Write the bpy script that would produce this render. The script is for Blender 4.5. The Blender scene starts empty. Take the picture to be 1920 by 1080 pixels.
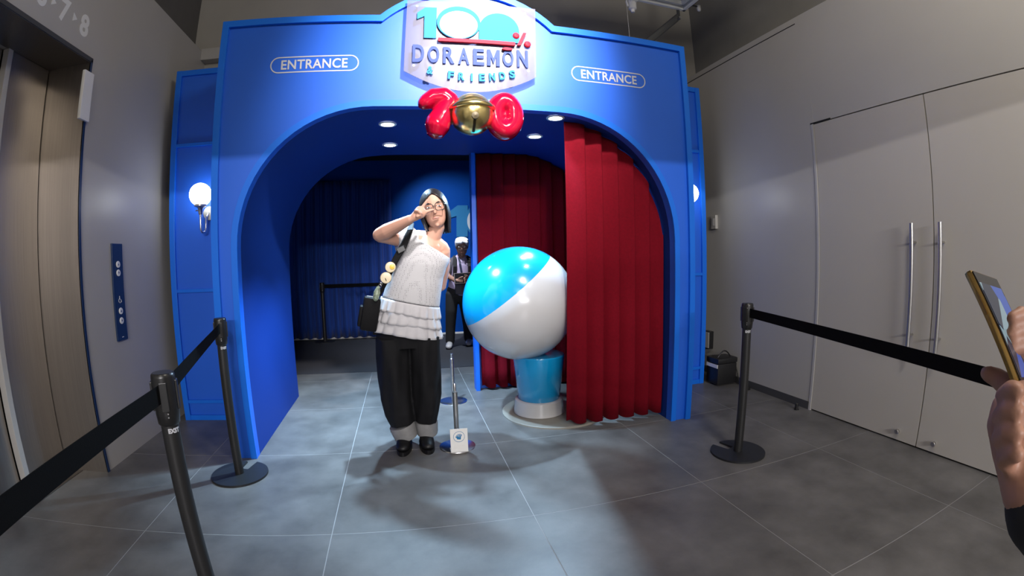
import bpy, bmesh, math, random
from mathutils import Vector, Matrix
from mathutils.geometry import tessellate_polygon
random.seed(7)
PI = math.pi
scene = bpy.context.scene
COL = scene.collection

# ------------------------------------------------------------------ camera
cam_d = bpy.data.cameras.new('camera')
cam = bpy.data.objects.new('camera', cam_d)
COL.objects.link(cam)
CM = ((0.97371633, 0.03474942, -0.22509773), (-0.22690705, 0.0623409, -0.97191913), (-0.01974083, 0.99744979, 0.06858724))
CH = 1.1651
cam.matrix_world = Matrix(((*CM[0], 0), (*CM[1], 0), (*CM[2], CH), (0, 0, 0, 1)))
cam_d.type = 'PANO'
cam_d.panorama_type = 'FISHEYE_LENS_POLYNOMIAL'
cam_d.sensor_width = 36.0
cam_d.sensor_height = 20.25
cam_d.sensor_fit = 'HORIZONTAL'
cam_d.fisheye_fov = math.radians(179)
cam_d.fisheye_polynomial_k0 = 0.0
cam_d.fisheye_polynomial_k1 = -0.0611846589716333
cam_d.fisheye_polynomial_k2 = -5.442027910167493e-05
cam_d.fisheye_polynomial_k3 = 2.1272882720066945e-05
cam_d.fisheye_polynomial_k4 = -4.1785199357101e-07
cam_d.clip_start = 0.02
scene.camera = cam

def at(px, py, Y):
    """point in the room at depth Y seen at this place of the photograph"""
    X = (px - 960) / 960; Z = (540 - py) / 960; r = math.hypot(X, Z) + 1e-12
    th = 1.1035964 * r - 0.0800911 * r ** 3 + 0.0151933 * r ** 5
    d = (X / r * math.sin(th), Z / r * math.sin(th), -math.cos(th))
    w = [sum(CM[i][j] * d[j] for j in range(3)) for i in range(3)]
    k = Y / w[1]
    return Vector((w[0] * k, Y, CH + w[2] * k))

# ------------------------------------------------------------------ world, exposure, lights
world = bpy.data.worlds.new('world'); scene.world = world
world.use_nodes = True
world.node_tree.nodes['Background'].inputs[0].default_value = (0.5, 0.5, 0.52, 1)
world.node_tree.nodes['Background'].inputs[1].default_value = 0.03
vs = scene.view_settings
vs.view_transform = 'Standard'; vs.look = 'None'; vs.gamma = 1.0; vs.use_curve_mapping = False
vs.exposure = 0.0

def spot(name, loc, aim, watts, deg, blend, color, radius=0.05):
    l = bpy.data.lights.new(name, 'SPOT'); l.energy = watts; l.spot_size = math.radians(deg); l.spot_blend = blend
    l.color = color; l.shadow_soft_size = radius
    o = bpy.data.objects.new(name, l); COL.objects.link(o); o.location = loc
    o.rotation_euler = (Vector(aim) - Vector(loc)).to_track_quat('-Z', 'Y').to_euler()
    return o
def area(name, loc, aim, watts, sx, sy, color):
    l = bpy.data.lights.new(name, 'AREA'); l.energy = watts; l.shape = 'RECTANGLE'; l.size = sx; l.size_y = sy; l.color = color
    o = bpy.data.objects.new(name, l); COL.objects.link(o); o.location = loc
    o.rotation_euler = (Vector(aim) - Vector(loc)).to_track_quat('-Z', 'Y').to_euler()
    return o
def point(name, loc, watts, color, radius):
    l = bpy.data.lights.new(name, 'POINT'); l.energy = watts; l.color = color; l.shadow_soft_size = radius
    o = bpy.data.objects.new(name, l); COL.objects.link(o); o.location = loc
    return o
# the lobby's ceiling spots, hung from the ceiling in front of the entrance
spot('ceiling_spot_sign', (0.68, 1.0, 3.3), (0.42, 2.68, 2.42), 900, 64, 1.0, (1.0, 0.94, 0.93), 0.06)
spot('ceiling_spot_entrance', (0.15, -1.9, 3.08), (0.30, 2.9, 1.0), 210, 40, 0.7, (1.0, 0.95, 0.92), 0.06)
# added point lights, out of view, that raise the lobby's ambient light
point('lobby_fill_doors', (1.35, 0.1, 3.45), 115, (1.0, 0.92, 0.80), 0.25)
point('lobby_fill_lift', (-0.5, -1.4, 3.4), 60, (1.0, 0.93, 0.85), 0.25)
# the hall lamp beyond the lobby's rear doorway
area('hall_lamp', (0.4, -6.0, 2.56), (0.4, 2.7, 1.0), 330, 2.4, 0.02, (1.0, 0.97, 0.98))

# ------------------------------------------------------------------ materials
MATS = {}
def mat(name, color, rough=0.5, metal=0.0, noise=None, bump=None, emit=None, spec=None, stretch=None, sheen=0, coat=0):
    """noise=(scale, amount, detail); bump=(scale, strength)"""
    m = bpy.data.materials.new(name); m.use_nodes = True
    nt = m.node_tree; b = nt.nodes['Principled BSDF']
    b.inputs['Base Color'].default_value = (*color, 1); b.inputs['Roughness'].default_value = rough; b.inputs['Metallic'].default_value = metal
    if spec is not None: b.inputs['Specular IOR Level'].default_value = spec
    if sheen: b.inputs['Sheen Weight'].default_value = sheen
    if coat: b.inputs['Coat Weight'].default_value = coat; b.inputs['Coat Roughness'].default_value = 0.04
    src = None
    if noise or bump:
        g = nt.nodes.new('ShaderNodeNewGeometry'); mp = nt.nodes.new('ShaderNodeMapping')
        nt.links.new(g.outputs['Position'], mp.inputs['Vector'])
        if stretch: mp.inputs['Scale'].default_value = stretch
        src = mp.outputs[0]
    if noise:
        sc, am, de = noise
        n = nt.nodes.new('ShaderNodeTexNoise'); n.inputs['Scale'].default_value = sc; n.inputs['Detail'].default_value = de; n.inputs['Roughness'].default_value = 0.6
        nt.links.new(src, n.inputs['Vector'])
        r = nt.nodes.new('ShaderNodeMapRange'); r.inputs[1].default_value = 0.3; r.inputs[2].default_value = 0.7; r.inputs[3].default_value = 1 - am; r.inputs[4].default_value = 1 + am
        nt.links.new(n.outputs['Fac'], r.inputs[0])
        mx = nt.nodes.new('ShaderNodeVectorMath'); mx.operation = 'SCALE'; mx.inputs[0].default_value = color
        nt.links.new(r.outputs[0], mx.inputs['Scale'])
        nt.links.new(mx.outputs[0], b.inputs['Base Color'])
    if bump:
        sc, st = bump
        n = nt.nodes.new('ShaderNodeTexNoise'); n.inputs['Scale'].default_value = sc; n.inputs['Detail'].default_value = 3
        nt.links.new(src, n.inputs['Vector'])
        bp = nt.nodes.new('ShaderNodeBump'); bp.inputs['Strength'].default_value = st; bp.inputs['Distance'].default_value = 0.01
        nt.links.new(n.outputs['Fac'], bp.inputs['Height']); nt.links.new(bp.outputs[0], b.inputs['Normal'])
    if emit:
        b.inputs['Emission Color'].default_value = (*emit[0], 1); b.inputs['Emission Strength'].default_value = emit[1]
    MATS[name] = m
    return m
mat('tile', (0.125, 0.121, 0.117), 0.42, noise=(3.2, 0.36, 9), bump=(60, 0.03))
mat('grout', (0.30, 0.30, 0.30), 0.8)
mat('carpet', (0.03, 0.032, 0.04), 0.95, noise=(120, 0.3, 3), bump=(300, 0.3))
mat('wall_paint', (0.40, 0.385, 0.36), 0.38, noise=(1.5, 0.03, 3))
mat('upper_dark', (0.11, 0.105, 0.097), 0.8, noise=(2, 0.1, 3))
mat('rear_grey', (0.36, 0.345, 0.315), 0.8, noise=(1.2, 0.08, 4))
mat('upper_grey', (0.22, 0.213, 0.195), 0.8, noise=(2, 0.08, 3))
mat('ceiling_grey', (0.12, 0.115, 0.107), 0.85, noise=(2, 0.1, 3))
mat('door_paint', (0.43, 0.405, 0.365), 0.42, noise=(1.5, 0.02, 3))
mat('gap_dark', (0.008, 0.008, 0.008), 0.9)
mat('baseboard_dark', (0.05, 0.05, 0.052), 0.6)
mat('frame_light', (0.42, 0.41, 0.40), 0.4)
mat('steel', (0.42, 0.385, 0.35), 0.38, 1.0, noise=(3, 0.08, 4), stretch=(60, 60, 0.6), bump=None)
mat('steel_dark', (0.2, 0.19, 0.18), 0.4, 1.0, noise=(3, 0.08, 4), stretch=(60, 60, 0.6))
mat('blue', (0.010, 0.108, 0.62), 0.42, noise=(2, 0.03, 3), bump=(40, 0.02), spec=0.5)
mat('blue_trim', (0.004, 0.14, 0.70), 0.4, spec=0.4)
mat('blue_wall', (0.001, 0.055, 0.30), 0.7, spec=0.1, noise=(1.4, 0.05, 3))
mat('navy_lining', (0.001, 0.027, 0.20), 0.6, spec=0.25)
mat('navy_cloth', (0.003, 0.04, 0.25), 0.85, bump=(200, 0.1), sheen=0.1)
mat('red_velvet', (0.15, 0.001, 0.008), 0.9, noise=(60, 0.1, 3), bump=(250, 0.1), spec=0.15)
mat('black_room', (0.01, 0.01, 0.012), 0.8)
mat('white_print', (0.50, 0.51, 0.55), 0.7, spec=0.1)
mat('grey_print', (0.68, 0.68, 0.66), 0.5)
mat('cyan_print', (0.03, 0.17, 0.36), 0.7, spec=0.1)
mat('violet_print', (0.05, 0.075, 0.25), 0.7, spec=0.1)
mat('red_print', (0.40, 0.012, 0.03), 0.6, spec=0.15)
mat('red_balloon', (0.36, 0.001, 0.022), 0.12, coat=0.6)
mat('gold', (0.9, 0.72, 0.30), 0.24, 1.0)
mat('gold_dark', (0.04, 0.03, 0.012), 0.4, 0.5)
mat('black_plastic', (0.012, 0.012, 0.013), 0.32)
mat('black_satin', (0.014, 0.014, 0.015), 0.42)
mat('base_black', (0.012, 0.013, 0.016), 0.5)
mat('belt', (0.004, 0.004, 0.0045), 0.85, spec=0.1, bump=(400, 0.15))
mat('chrome', (0.78, 0.78, 0.80), 0.24, 1.0)
mat('brushed', (0.55, 0.54, 0.53), 0.3, 1.0)
mat('globe', (0.9, 0.9, 0.9), 0.3, emit=((0.93, 0.97, 1.0), 9.0))
mat('lamp_face', (0.9, 0.9, 0.9), 0.3, emit=((0.85, 0.93, 1.0), 14.0))
mat('lamp_small', (0.9, 0.9, 0.9), 0.3, emit=((0.9, 0.95, 1.0), 6.0))
mat('cream', (0.62, 0.6, 0.52), 0.4)
mat('white_plastic', (0.72, 0.72, 0.71), 0.35)
mat('panel_navy', (0.012, 0.03, 0.085), 0.3)
mat('sky_gloss', (0.004, 0.27, 0.58), 0.18, coat=0.6)
mat('white_gloss', (0.52, 0.52, 0.535), 0.2, coat=0.5)
mat('platform', (0.24, 0.225, 0.195), 0.5)
mat('skin', (0.50, 0.275, 0.20), 0.55, spec=0.3, noise=(12, 0.04, 3))
mat('skin_hand', (0.36, 0.185, 0.125), 0.5, noise=(30, 0.08, 3), bump=(90, 0.05))
mat('skin_old', (0.30, 0.16, 0.12), 0.55)
mat('lip', (0.50, 0.22, 0.18), 0.5)
mat('eye_white', (0.7, 0.7, 0.7), 0.2)
mat('dark_iris', (0.012, 0.008, 0.006), 0.2)
mat('hair', (0.010, 0.008, 0.009), 0.42, spec=0.3, bump=(140, 0.2), stretch=(1, 1, 0.1))
mat('hair_white', (0.75, 0.75, 0.78), 0.6, bump=(90, 0.4))
mat('denim', (0.0065, 0.0065, 0.008), 0.8, spec=0.2, noise=(9, 0.3, 4), bump=(260, 0.15))
mat('denim_inside', (0.19, 0.19, 0.195), 0.8, noise=(14, 0.15, 4))
mat('shoe', (0.005, 0.005, 0.006), 0.45, spec=0.3)
mat('leather', (0.006, 0.006, 0.007), 0.6, spec=0.1, bump=(160, 0.08))
mat('ruffle', (0.46, 0.45, 0.47), 0.8, noise=(25, 0.04, 3))
mat('badge_cream', (0.68, 0.58, 0.40), 0.3)
mat('badge_yellow', (0.75, 0.50, 0.06), 0.3)
mat('charm_green', (0.22, 0.27, 0.20), 0.3, noise=(90, 0.5, 2))
mat('lavender', (0.46, 0.38, 0.56), 0.8)
mat('grey_cloth', (0.06, 0.055, 0.07), 0.8)
mat('navy_strap', (0.01, 0.015, 0.05), 0.6)
mat('tablet_case', (0.05, 0.03, 0.03), 0.5)
mat('black_cloth', (0.012, 0.012, 0.014), 0.85)
mat('phone_gold', (0.62, 0.40, 0.13), 0.22, 1.0)
mat('phone_glass', (0.01, 0.01, 0.012), 0.08)
mat('cooler_black', (0.01, 0.01, 0.011), 0.4)
mat('pale_blue_cloth', (0.45, 0.55, 0.68), 0.8)
mat('rail_dark', (0.05, 0.052, 0.055), 0.5)
mat('frame_white', (0.85, 0.87, 0.85), 0.4)
mat('louver', (0.16, 0.17, 0.155), 0.4, noise=(6, 0.5, 3))

def dotted(name):
    m = bpy.data.materials.new(name); m.use_nodes = True; nt = m.node_tree; b = nt.nodes['Principled BSDF']
    b.inputs['Roughness'].default_value = 0.8
    g = nt.nodes.new('ShaderNodeNewGeometry'); v = nt.nodes.new('ShaderNodeTexVoronoi'); v.inputs['Scale'].default_value = 105; v.inputs['Randomness'].default_value = 0.25
    nt.links.new(g.outputs['Position'], v.inputs['Vector'])
    r = nt.nodes.new('ShaderNodeValToRGB'); r.color_ramp.elements[0].position = 0.16; r.color_ramp.elements[0].color = (0.16, 0.15, 0.16, 1)
    r.color_ramp.elements[1].position = 0.30; r.color_ramp.elements[1].color = (0.45, 0.445, 0.46, 1)
    nt.links.new(v.outputs['Distance'], r.inputs[0]); nt.links.new(r.outputs[0], b.inputs['Base Color'])
    MATS[name] = m
dotted('dotted_knit')
def acrylic(name, color, alpha):
    m = bpy.data.materials.new(name); m.use_nodes = True; nt = m.node_tree; b = nt.nodes['Principled BSDF']
    b.inputs['Base Color'].default_value = (*color, 1); b.inputs['Roughness'].default_value = 0.35; b.inputs['Alpha'].default_value = alpha
    MATS[name] = m
acrylic('acrylic', (0.12, 0.118, 0.17), 0.45)
acrylic('clear_glass', (0.5, 0.52, 0.52), 0.15)
def screen_mat(name):
    m = bpy.data.materials.new(name); m.use_nodes = True; nt = m.node_tree; b = nt.nodes['Principled BSDF']
    b.inputs['Base Color'].default_value = (0.01, 0.01, 0.01, 1); b.inputs['Roughness'].default_value = 0.1
    tc = nt.nodes.new('ShaderNodeTexCoord'); v = nt.nodes.new('ShaderNodeTexVoronoi'); v.inputs['Scale'].default_value = 34
    mp = nt.nodes.new('ShaderNodeMapping'); mp.inputs['Scale'].default_value = (1, 0.6, 1)
    nt.links.new(tc.outputs['Object'], mp.inputs[0]); nt.links.new(mp.outputs[0], v.inputs['Vector'])
    r = nt.nodes.new('ShaderNodeValToRGB'); cr = r.color_ramp; cr.interpolation = 'CONSTANT'
    cr.elements[0].color = (0.02, 0.03, 0.06, 1); cr.elements[1].position = 0.35; cr.elements[1].color = (0.05, 0.12, 0.5, 1)
    for p_, c_ in ((0.55, (0.30, 0.42, 0.48, 1)), (0.75, (0.55, 0.62, 0.66, 1)), (0.88, (0.03, 0.04, 0.08, 1))):
        e = cr.elements.new(p_); e.color = c_
    sx = nt.nodes.new('ShaderNodeSeparateColor'); nt.links.new(v.outputs['Color'], sx.inputs[0]); nt.links.new(sx.outputs[0], r.inputs[0])
    nt.links.new(r.outputs[0], b.inputs['Emission Color']); b.inputs['Emission Strength'].default_value = 0.7
    MATS[name] = m
screen_mat('screen')

# ------------------------------------------------------------------ builders
def BM(): return bmesh.new()
def obj(name, bm, m, parent=None, smooth=False, angle=None):
    if isinstance(bm, bpy.types.Mesh): me = bm
    else:
        bmesh.ops.recalc_face_normals(bm, faces=bm.faces[:])
        me = bpy.data.meshes.new(name); bm.to_mesh(me); bm.free()
    if m is not None and not me.materials: me.materials.append(MATS[m])
    if smooth:
        for p in me.polygons: p.use_smooth = True
        if angle:
            try: me.set_sharp_from_angle(angle=math.radians(angle))
            except Exception: pass
    o = bpy.data.objects.new(name, me); COL.objects.link(o)
    if parent is not None:
        o.parent = parent
        o.matrix_parent_inverse = parent.matrix_world.inverted()
    return o
def thing(name, label, cat, loc=(0, 0, 0), group=None):
    o = bpy.data.objects.new(name, None); COL.objects.link(o); o.location = loc; o.empty_display_size = 0.05
    o.matrix_world = Matrix.Translation(Vector(loc))
    tag(o, label, cat, group); return o
def tag(o, label, cat, group=None):
    o['label'] = label; o['category'] = cat
    if group: o['group'] = group
    return o
def struct(name, bm, m, parent=None):
    o = obj(name, bm, m, parent)
    if parent is None: o['kind'] = 'structure'
    return o
def box(bm, x0, x1, y0, y1, z0, z1, bev=0.0):
    vs_ = [bm.verts.new((x, y, z)) for x in (x0, x1) for y in (y0, y1) for z in (z0, z1)]
    fs = []
    for q in ((0, 1, 3, 2), (4, 6, 7, 5), (0, 4, 5, 1), (2, 3, 7, 6), (0, 2, 6, 4), (1, 5, 7, 3)):
        fs.append(bm.faces.new([vs_[i] for i in q]))
    if bev > 0:
        es = list({e for f in fs for e in f.edges})
        bmesh.ops.bevel(bm, geom=es, offset=bev, segments=2, affect='EDGES', profile=0.6)
    return bm
def obox(bm, c, ax, ay, az, hx, hy, hz, bev=0.0):
    """box with its own axes"""
    b2 = BM(); box(b2, -hx, hx, -hy, hy, -hz, hz, bev)
    M = Matrix(((ax[0], ay[0], az[0], c[0]), (ax[1], ay[1], az[1], c[1]), (ax[2], ay[2], az[2], c[2]), (0, 0, 0, 1)))
    b2.transform(M); me = bpy.data.meshes.new('t'); b2.to_mesh(me); b2.free(); bm.from_mesh(me); bpy.data.meshes.remove(me)
    return bm
def chain(bm, pts, rads, seg=14, side=(1, 0, 0), caps=True, shape=None):
    """tapering tube along points; radius r or (across, through); caps rounded"""
    P = [Vector(p) for p in pts]; n = len(P); side = Vector(side)
    R = [(r, r) if not isinstance(r, (tuple, list)) else r for r in rads]
    rings = []
    T = []
    for i in range(n):
        t = (P[min(i + 1, n - 1)] - P[max(i - 1, 0)])
        T.append(t.normalized() if t.length > 1e-9 else Vector((0, 0, 1)))
    def ring(c, t, ra, rb, k):
        s = side - t * side.dot(t)
        if s.length < 1e-3: s = Vector((0, 1, 0)) - t * t.y
        s.normalize(); b = t.cross(s)
        out = []
        for j in range(seg):
            a = 2 * PI * j / seg
            f = shape(k, a) if shape else 1.0
            out.append(bm.verts.new(c + s * (ra * math.cos(a) * f) + b * (rb * math.sin(a) * f)))
        return out
    if caps:
        r = min(R[0]); rings.append(ring(P[0] - T[0] * r * 0.72, T[0], R[0][0] * 0.62, R[0][1] * 0.62, 0))
    for i in range(n): rings.append(ring(P[i], T[i], R[i][0], R[i][1], i))
    if caps:
        r = min(R[-1]); rings.append(ring(P[-1] + T[-1] * r * 0.72, T[-1], R[-1][0] * 0.62, R[-1][1] * 0.62, n - 1))
    for a, b in zip(rings, rings[1:]):
        for j in range(seg): bm.faces.new((a[j], a[(j + 1) % seg], b[(j + 1) % seg], b[j]))
    if caps:
        for rg, pt in ((rings[0], P[0] - T[0] * min(R[0])), (rings[-1], P[-1] + T[-1] * min(R[-1]))):
            v = bm.verts.new(pt)
            for j in range(seg): bm.faces.new((rg[j], rg[(j + 1) % seg], v))
    else:
        bm.faces.new(rings[0]); bm.faces.new(rings[-1])
    return bm
def lathe(bm, prof, c=(0, 0, 0), seg=32, axis='z'):
    """profile [(r, h)] turned about an axis through c"""
    c = Vector(c); rings = []
    for r, h in prof:
        if r < 1e-6: rings.append([bm.verts.new(c + (Vector((0, 0, h)) if axis == 'z' else Vector((0, h, 0)) if axis == 'y' else Vector((h, 0, 0))))]); continue
        rg = []
        for j in range(seg):
            a = 2 * PI * j / seg; u, v = r * math.cos(a), r * math.sin(a)
            rg.append(bm.verts.new(c + (Vector((u, v, h)) if axis == 'z' else Vector((u, h, v)) if axis == 'y' else Vector((h, u, v)))))
        rings.append(rg)
    for a, b in zip(rings, rings[1:]):
        if len(a) == 1 and len(b) == 1: continue
        for j in range(seg):
            k = (j + 1) % seg
            if len(a) == 1: bm.faces.new((a[0], b[j], b[k]))
            elif len(b) == 1: bm.faces.new((a[j], a[k], b[0]))
            else: bm.faces.new((a[j], a[k], b[k], b[j]))
    return bm
def prism(bm, poly, y0, y1, axis='y'):
    """polygon [(u, v)] given depth; axis y: (x, z); axis x: (y, z); axis z: (x, y)"""
    def mk(u, v, d): return (u, d, v) if axis == 'y' else (d, u, v) if axis == 'x' else (u, v, d)
    A = [bm.verts.new(mk(u, v, y0)) for u, v in poly]; B = [bm.verts.new(mk(u, v, y1)) for u, v in poly]
    n = len(poly)
    for tri in tessellate_polygon([[Vector((u, v, 0)) for u, v in poly]]):
        try: bm.faces.new([A[k] for k in tri]); bm.faces.new([B[k] for k in reversed(tri)])
        except ValueError: pass
    for i in range(n): bm.faces.new((A[i], A[(i + 1) % n], B[(i + 1) % n], B[i]))
    return bm
def band(bm, outer, inner, y0, y1, closed=True, axis='y'):
    """strip between two outlines with the same number of points, given depth"""
    def mk(u, v, d): return (u, d, v) if axis == 'y' else (d, u, v) if axis == 'x' else (u, v, d)
    n = len(outer)
    V = [[bm.verts.new(mk(*p, d)) for p in L] for L in (outer, inner) for d in (y0, y1)]   # o0 o1 i0 i1
    o0, o1, i0, i1 = V
    for i in range(n if closed else n - 1):
        k = (i + 1) % n
        bm.faces.new((o0[i], o0[k], i0[k], i0[i])); bm.faces.new((o1[i], i1[i], i1[k], o1[k]))
        bm.faces.new((o0[i], o1[i], o1[k], o0[k])); bm.faces.new((i0[i], i0[k], i1[k], i1[i]))
    if not closed:
        for i in (0, n - 1): bm.faces.new((o0[i], i0[i], i1[i], o1[i]))
    return bm
def blend_mesh(bm, voxel, smooth=4):
    """merge overlapping closed shapes into one continuous surface"""
    bmesh.ops.recalc_face_normals(bm, faces=bm.faces[:])
    me = bpy.data.meshes.new('t'); bm.to_mesh(me); bm.free()
    o = bpy.data.objects.new('t', me); COL.objects.link(o)
    r = o.modifiers.new('r', 'REMESH'); r.mode = 'VOXEL'; r.voxel_size = voxel; r.use_smooth_shade = True
    s = o.modifiers.new('s', 'SMOOTH'); s.factor = 0.5; s.iterations = smooth
    dg = bpy.context.evaluated_depsgraph_get(); dg.update()
    out = bpy.data.meshes.new_from_object(o.evaluated_get(dg))
    bpy.data.objects.remove(o); bpy.data.meshes.remove(me)
    return out
def text_mesh(s, w, h, th, ax, ay, az, c, bold=0.0, spacing=1.0):
    """lettering of width w and height h centred at c; ax along the line, ay up, az out of the surface"""
    cu = bpy.data.curves.new('t', 'FONT'); cu.body = s; cu.size = 1; cu.extrude = 0.02; cu.offset = bold; cu.space_character = spacing; cu.resolution_u = 4
    o = bpy.data.objects.new('t', cu); COL.objects.link(o)
    dg = bpy.context.evaluated_depsgraph_get(); dg.update()
    me = bpy.data.meshes.new_from_object(o.evaluated_get(dg)); bpy.data.objects.remove(o); bpy.data.curves.remove(cu)
    xs = [v.co.x for v in me.vertices]; ys = [v.co.y for v in me.vertices]
    x0, x1, y0, y1 = min(xs), max(xs), min(ys), max(ys)
    ax, ay, az, c = Vector(ax), Vector(ay), Vector(az), Vector(c)
    for v in me.vertices:
        u = (v.co.x - (x0 + x1) / 2) / (x1 - x0) * w; t = (v.co.y - (y0 + y1) / 2) / (y1 - y0) * h; d = th if v.co.z > 0 else 0.0
        v.co = c + ax * u + ay * t + az * d
    me.materials.clear()
    return me
def copy_tree(root, offset, rename=None):
    r = root.copy(); COL.objects.link(r); r.location = root.location + Vector(offset); r.matrix_world = Matrix.Translation(r.location)
    for ch in list(root.children):
        c = ch.copy(); COL.objects.link(c); c.parent = r; c.matrix_parent_inverse = ch.matrix_parent_inverse.copy()
        for g in ch.children:
            d = g.copy(); COL.objects.link(d); d.parent = c; d.matrix_parent_inverse = g.matrix_parent_inverse.copy()
    return r
FX, FZ, FN = (1, 0, 0), (0, 0, 1), (0, -1, 0)          # lettering axes on a surface that faces the lobby

XL, XR, YF = -1.885, 2.83, 2.684                      # left wall, right wall, front of the entrance
# ------------------------------------------------------------------ floor
GX, GY, TS = -1.2967, 2.7214, 0.9
fl = struct('floor', box(BM(), -2.3, 2.9, -7.5, 4.82, -0.05, -0.0006), 'grout')
me_tile = None
gap = 0.0017
for i in range(-2, 5):
    for j in range(-5, 4):
        x0 = GX + i * TS; x1 = x0 + TS; y0 = GY + (j - 1) * TS; y1 = y0 + TS
        cx0, cx1, cy0, cy1 = max(x0, -2.28), min(x1, XR + 0.05), y0, min(y1, 4.82)
        if cx1 - cx0 < 0.02 or cy1 - cy0 < 0.02: continue
        full = abs(cx1 - cx0 - TS) < 1e-6 and abs(cy1 - cy0 - TS) < 1e-6
        if full:
            if me_tile is None:
                b = box(BM(), gap, TS - gap, gap, TS - gap, -0.02, 0.0, 0.0008)
                t = obj('tile', b, 'tile', fl); me_tile = t.data
            else:
                t = bpy.data.objects.new('tile', me_tile); COL.objects.link(t); t.parent = fl
            t.location = (x0, y0, 0)
        else:
            t = obj('tile', box(BM(), cx0 + gap, cx1 - gap, cy0 + gap, cy1 - gap, -0.02, 0.0), 'tile', fl)
struct('floor_carpet', box(BM(), -2.3, 2.9, 4.82, 7.1, -0.05, 0.004), 'carpet')

# ------------------------------------------------------------------ left wall with the lift
ELY0, ELY1, ELZ = 0.75, 2.424, 2.372
b = BM()
box(b, XL - 0.45, XL, ELY1, 4.1, 0, 3.11); box(b, XL - 0.45, XL, -3.0, ELY0, 0, 3.11); box(b, XL - 0.45, XL, ELY0, ELY1, ELZ, 3.11)
wl = struct('wall_left', b, 'wall_paint')
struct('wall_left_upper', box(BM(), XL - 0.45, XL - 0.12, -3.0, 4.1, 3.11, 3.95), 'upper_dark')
b = BM()   # steel lining of the lift opening
box(b, XL - 0.32, XL + 0.004, ELY1 - 0.004, ELY1 + 0.002, 0, ELZ)
o = struct('trim_1', b, 'steel')
struct('trim_2', box(BM(), XL - 0.32, XL + 0.004, ELY0, ELY1, ELZ - 0.004, ELZ + 0.002), 'steel_dark')
struct('trim_3', box(BM(), XL - 0.002, XL + 0.008, ELY1 - 0.004, ELY1 + 0.014, 0, ELZ + 0.014), 'panel_navy')
struct('trim_4', box(BM(), XL - 0.002, XL + 0.008, ELY0, ELY1 + 0.014, ELZ, ELZ + 0.026), 'baseboard_dark')
struct('trim_5', box(BM(), XL - 0.40, XL - 0.19, ELY0, ELY1, 0, 0.004), 'steel_dark')
d = struct('door_1', box(BM(), XL - 0.345, XL - 0.315, 2.075, ELY1 - 0.008, 0.006, ELZ - 0.004, 0.004), 'steel')
obj('edge_strip', box(BM(), XL - 0.35, XL - 0.305, 2.035, 2.075, 0.006, ELZ - 0.004, 0.003), 'frame_light', d)
d = struct('door_2', box(BM(), XL - 0.385, XL - 0.355, ELY0 + 0.3, 2.032, 0.006, ELZ - 0.004, 0.004), 'steel')
struct('wall_lift', box(BM(), XL - 0.45, XL - 0.41, ELY0, ELY1, 0, ELZ), 'gap_dark')
gd = obj('corner_guard', box(BM(), XL + 0.008, XL + 0.03, ELY1 - 0.075, ELY1 + 0.02, 2.012, 2.30, 0.006), 'white_plastic')
tag(gd, 'white plastic guard wrapped on the upper corner of the lift opening', 'corner guard')
# floor numbers over the lift
t = thing('floor_numbers', 'pale painted floor numbers and arrows on the wall above the lift', 'numbers', (XL, 2.1, 2.5))
def wl_text(s, y, z, w, h): obj('number', text_mesh(s, w, h, 0.002, (0, 1, 0), (0, 0, 1), (1, 0, 0), (XL, y, z), 0.035), 'grey_print', t)
for s, y in (('6', 1.90), ('7', 2.105), ('8', 2.305)): wl_text(s, y, 2.555, 0.085, 0.135)
for y in (2.00, 2.205): obj('arrow', prism(BM(), [(y - 0.018, 2.532), (y + 0.022, 2.557), (y - 0.018, 2.582)], XL, XL + 0.002, 'x'), 'grey_print', t)
# call panel
t = thing('call_panel', 'tall dark blue lift call panel with round white buttons on grey wall', 'call panel', (XL, 2.81, 1.03))
b = box(BM(), XL, XL + 0.012, 2.752, 2.872, 0.725, 1.333, 0.002); obj('plate', b, 'panel_navy', t)
for z in (1.202, 1.149, 0.910, 0.849):
    bt = obj('button', lathe(BM(), [(0.021, 0.012), (0.021, 0.016), (0.019, 0.0175), (0, 0.0175)], (XL, 2.813, z), 20, 'x'), 'white_plastic', t)
    up = 1 if z in (1.202, 0.910) else -1
    obj('arrow_mark', prism(BM(), [(2.806, z - 0.006 * up), (2.820, z - 0.006 * up), (2.813, z + 0.008 * up)], XL + 0.0176, XL + 0.0182, 'x'), 'panel_navy', bt)
b = BM()   # wheelchair mark
chain(b, [(XL + 0.0135, 2.81, 1.003), (XL + 0.0135, 2.81, 0.985), (XL + 0.0135, 2.823, 0.981), (XL + 0.0135, 2.829, 0.967)], [0.0022] * 4, 8)
chain(b, [(XL + 0.0135, 2.812 + 0.014 * math.cos(a), 0.975 + 0.014 * math.sin(a)) for a in [2.2 + k * 0.42 for k in range(10)]], [0.0018] * 10, 8)
obj('wheelchair_mark', b, 'white_print', t)
obj('indicator', box(BM(), XL + 0.012, XL + 0.0128, 2.803, 2.823, 0.743, 0.748), 'grey_print', t)

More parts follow.
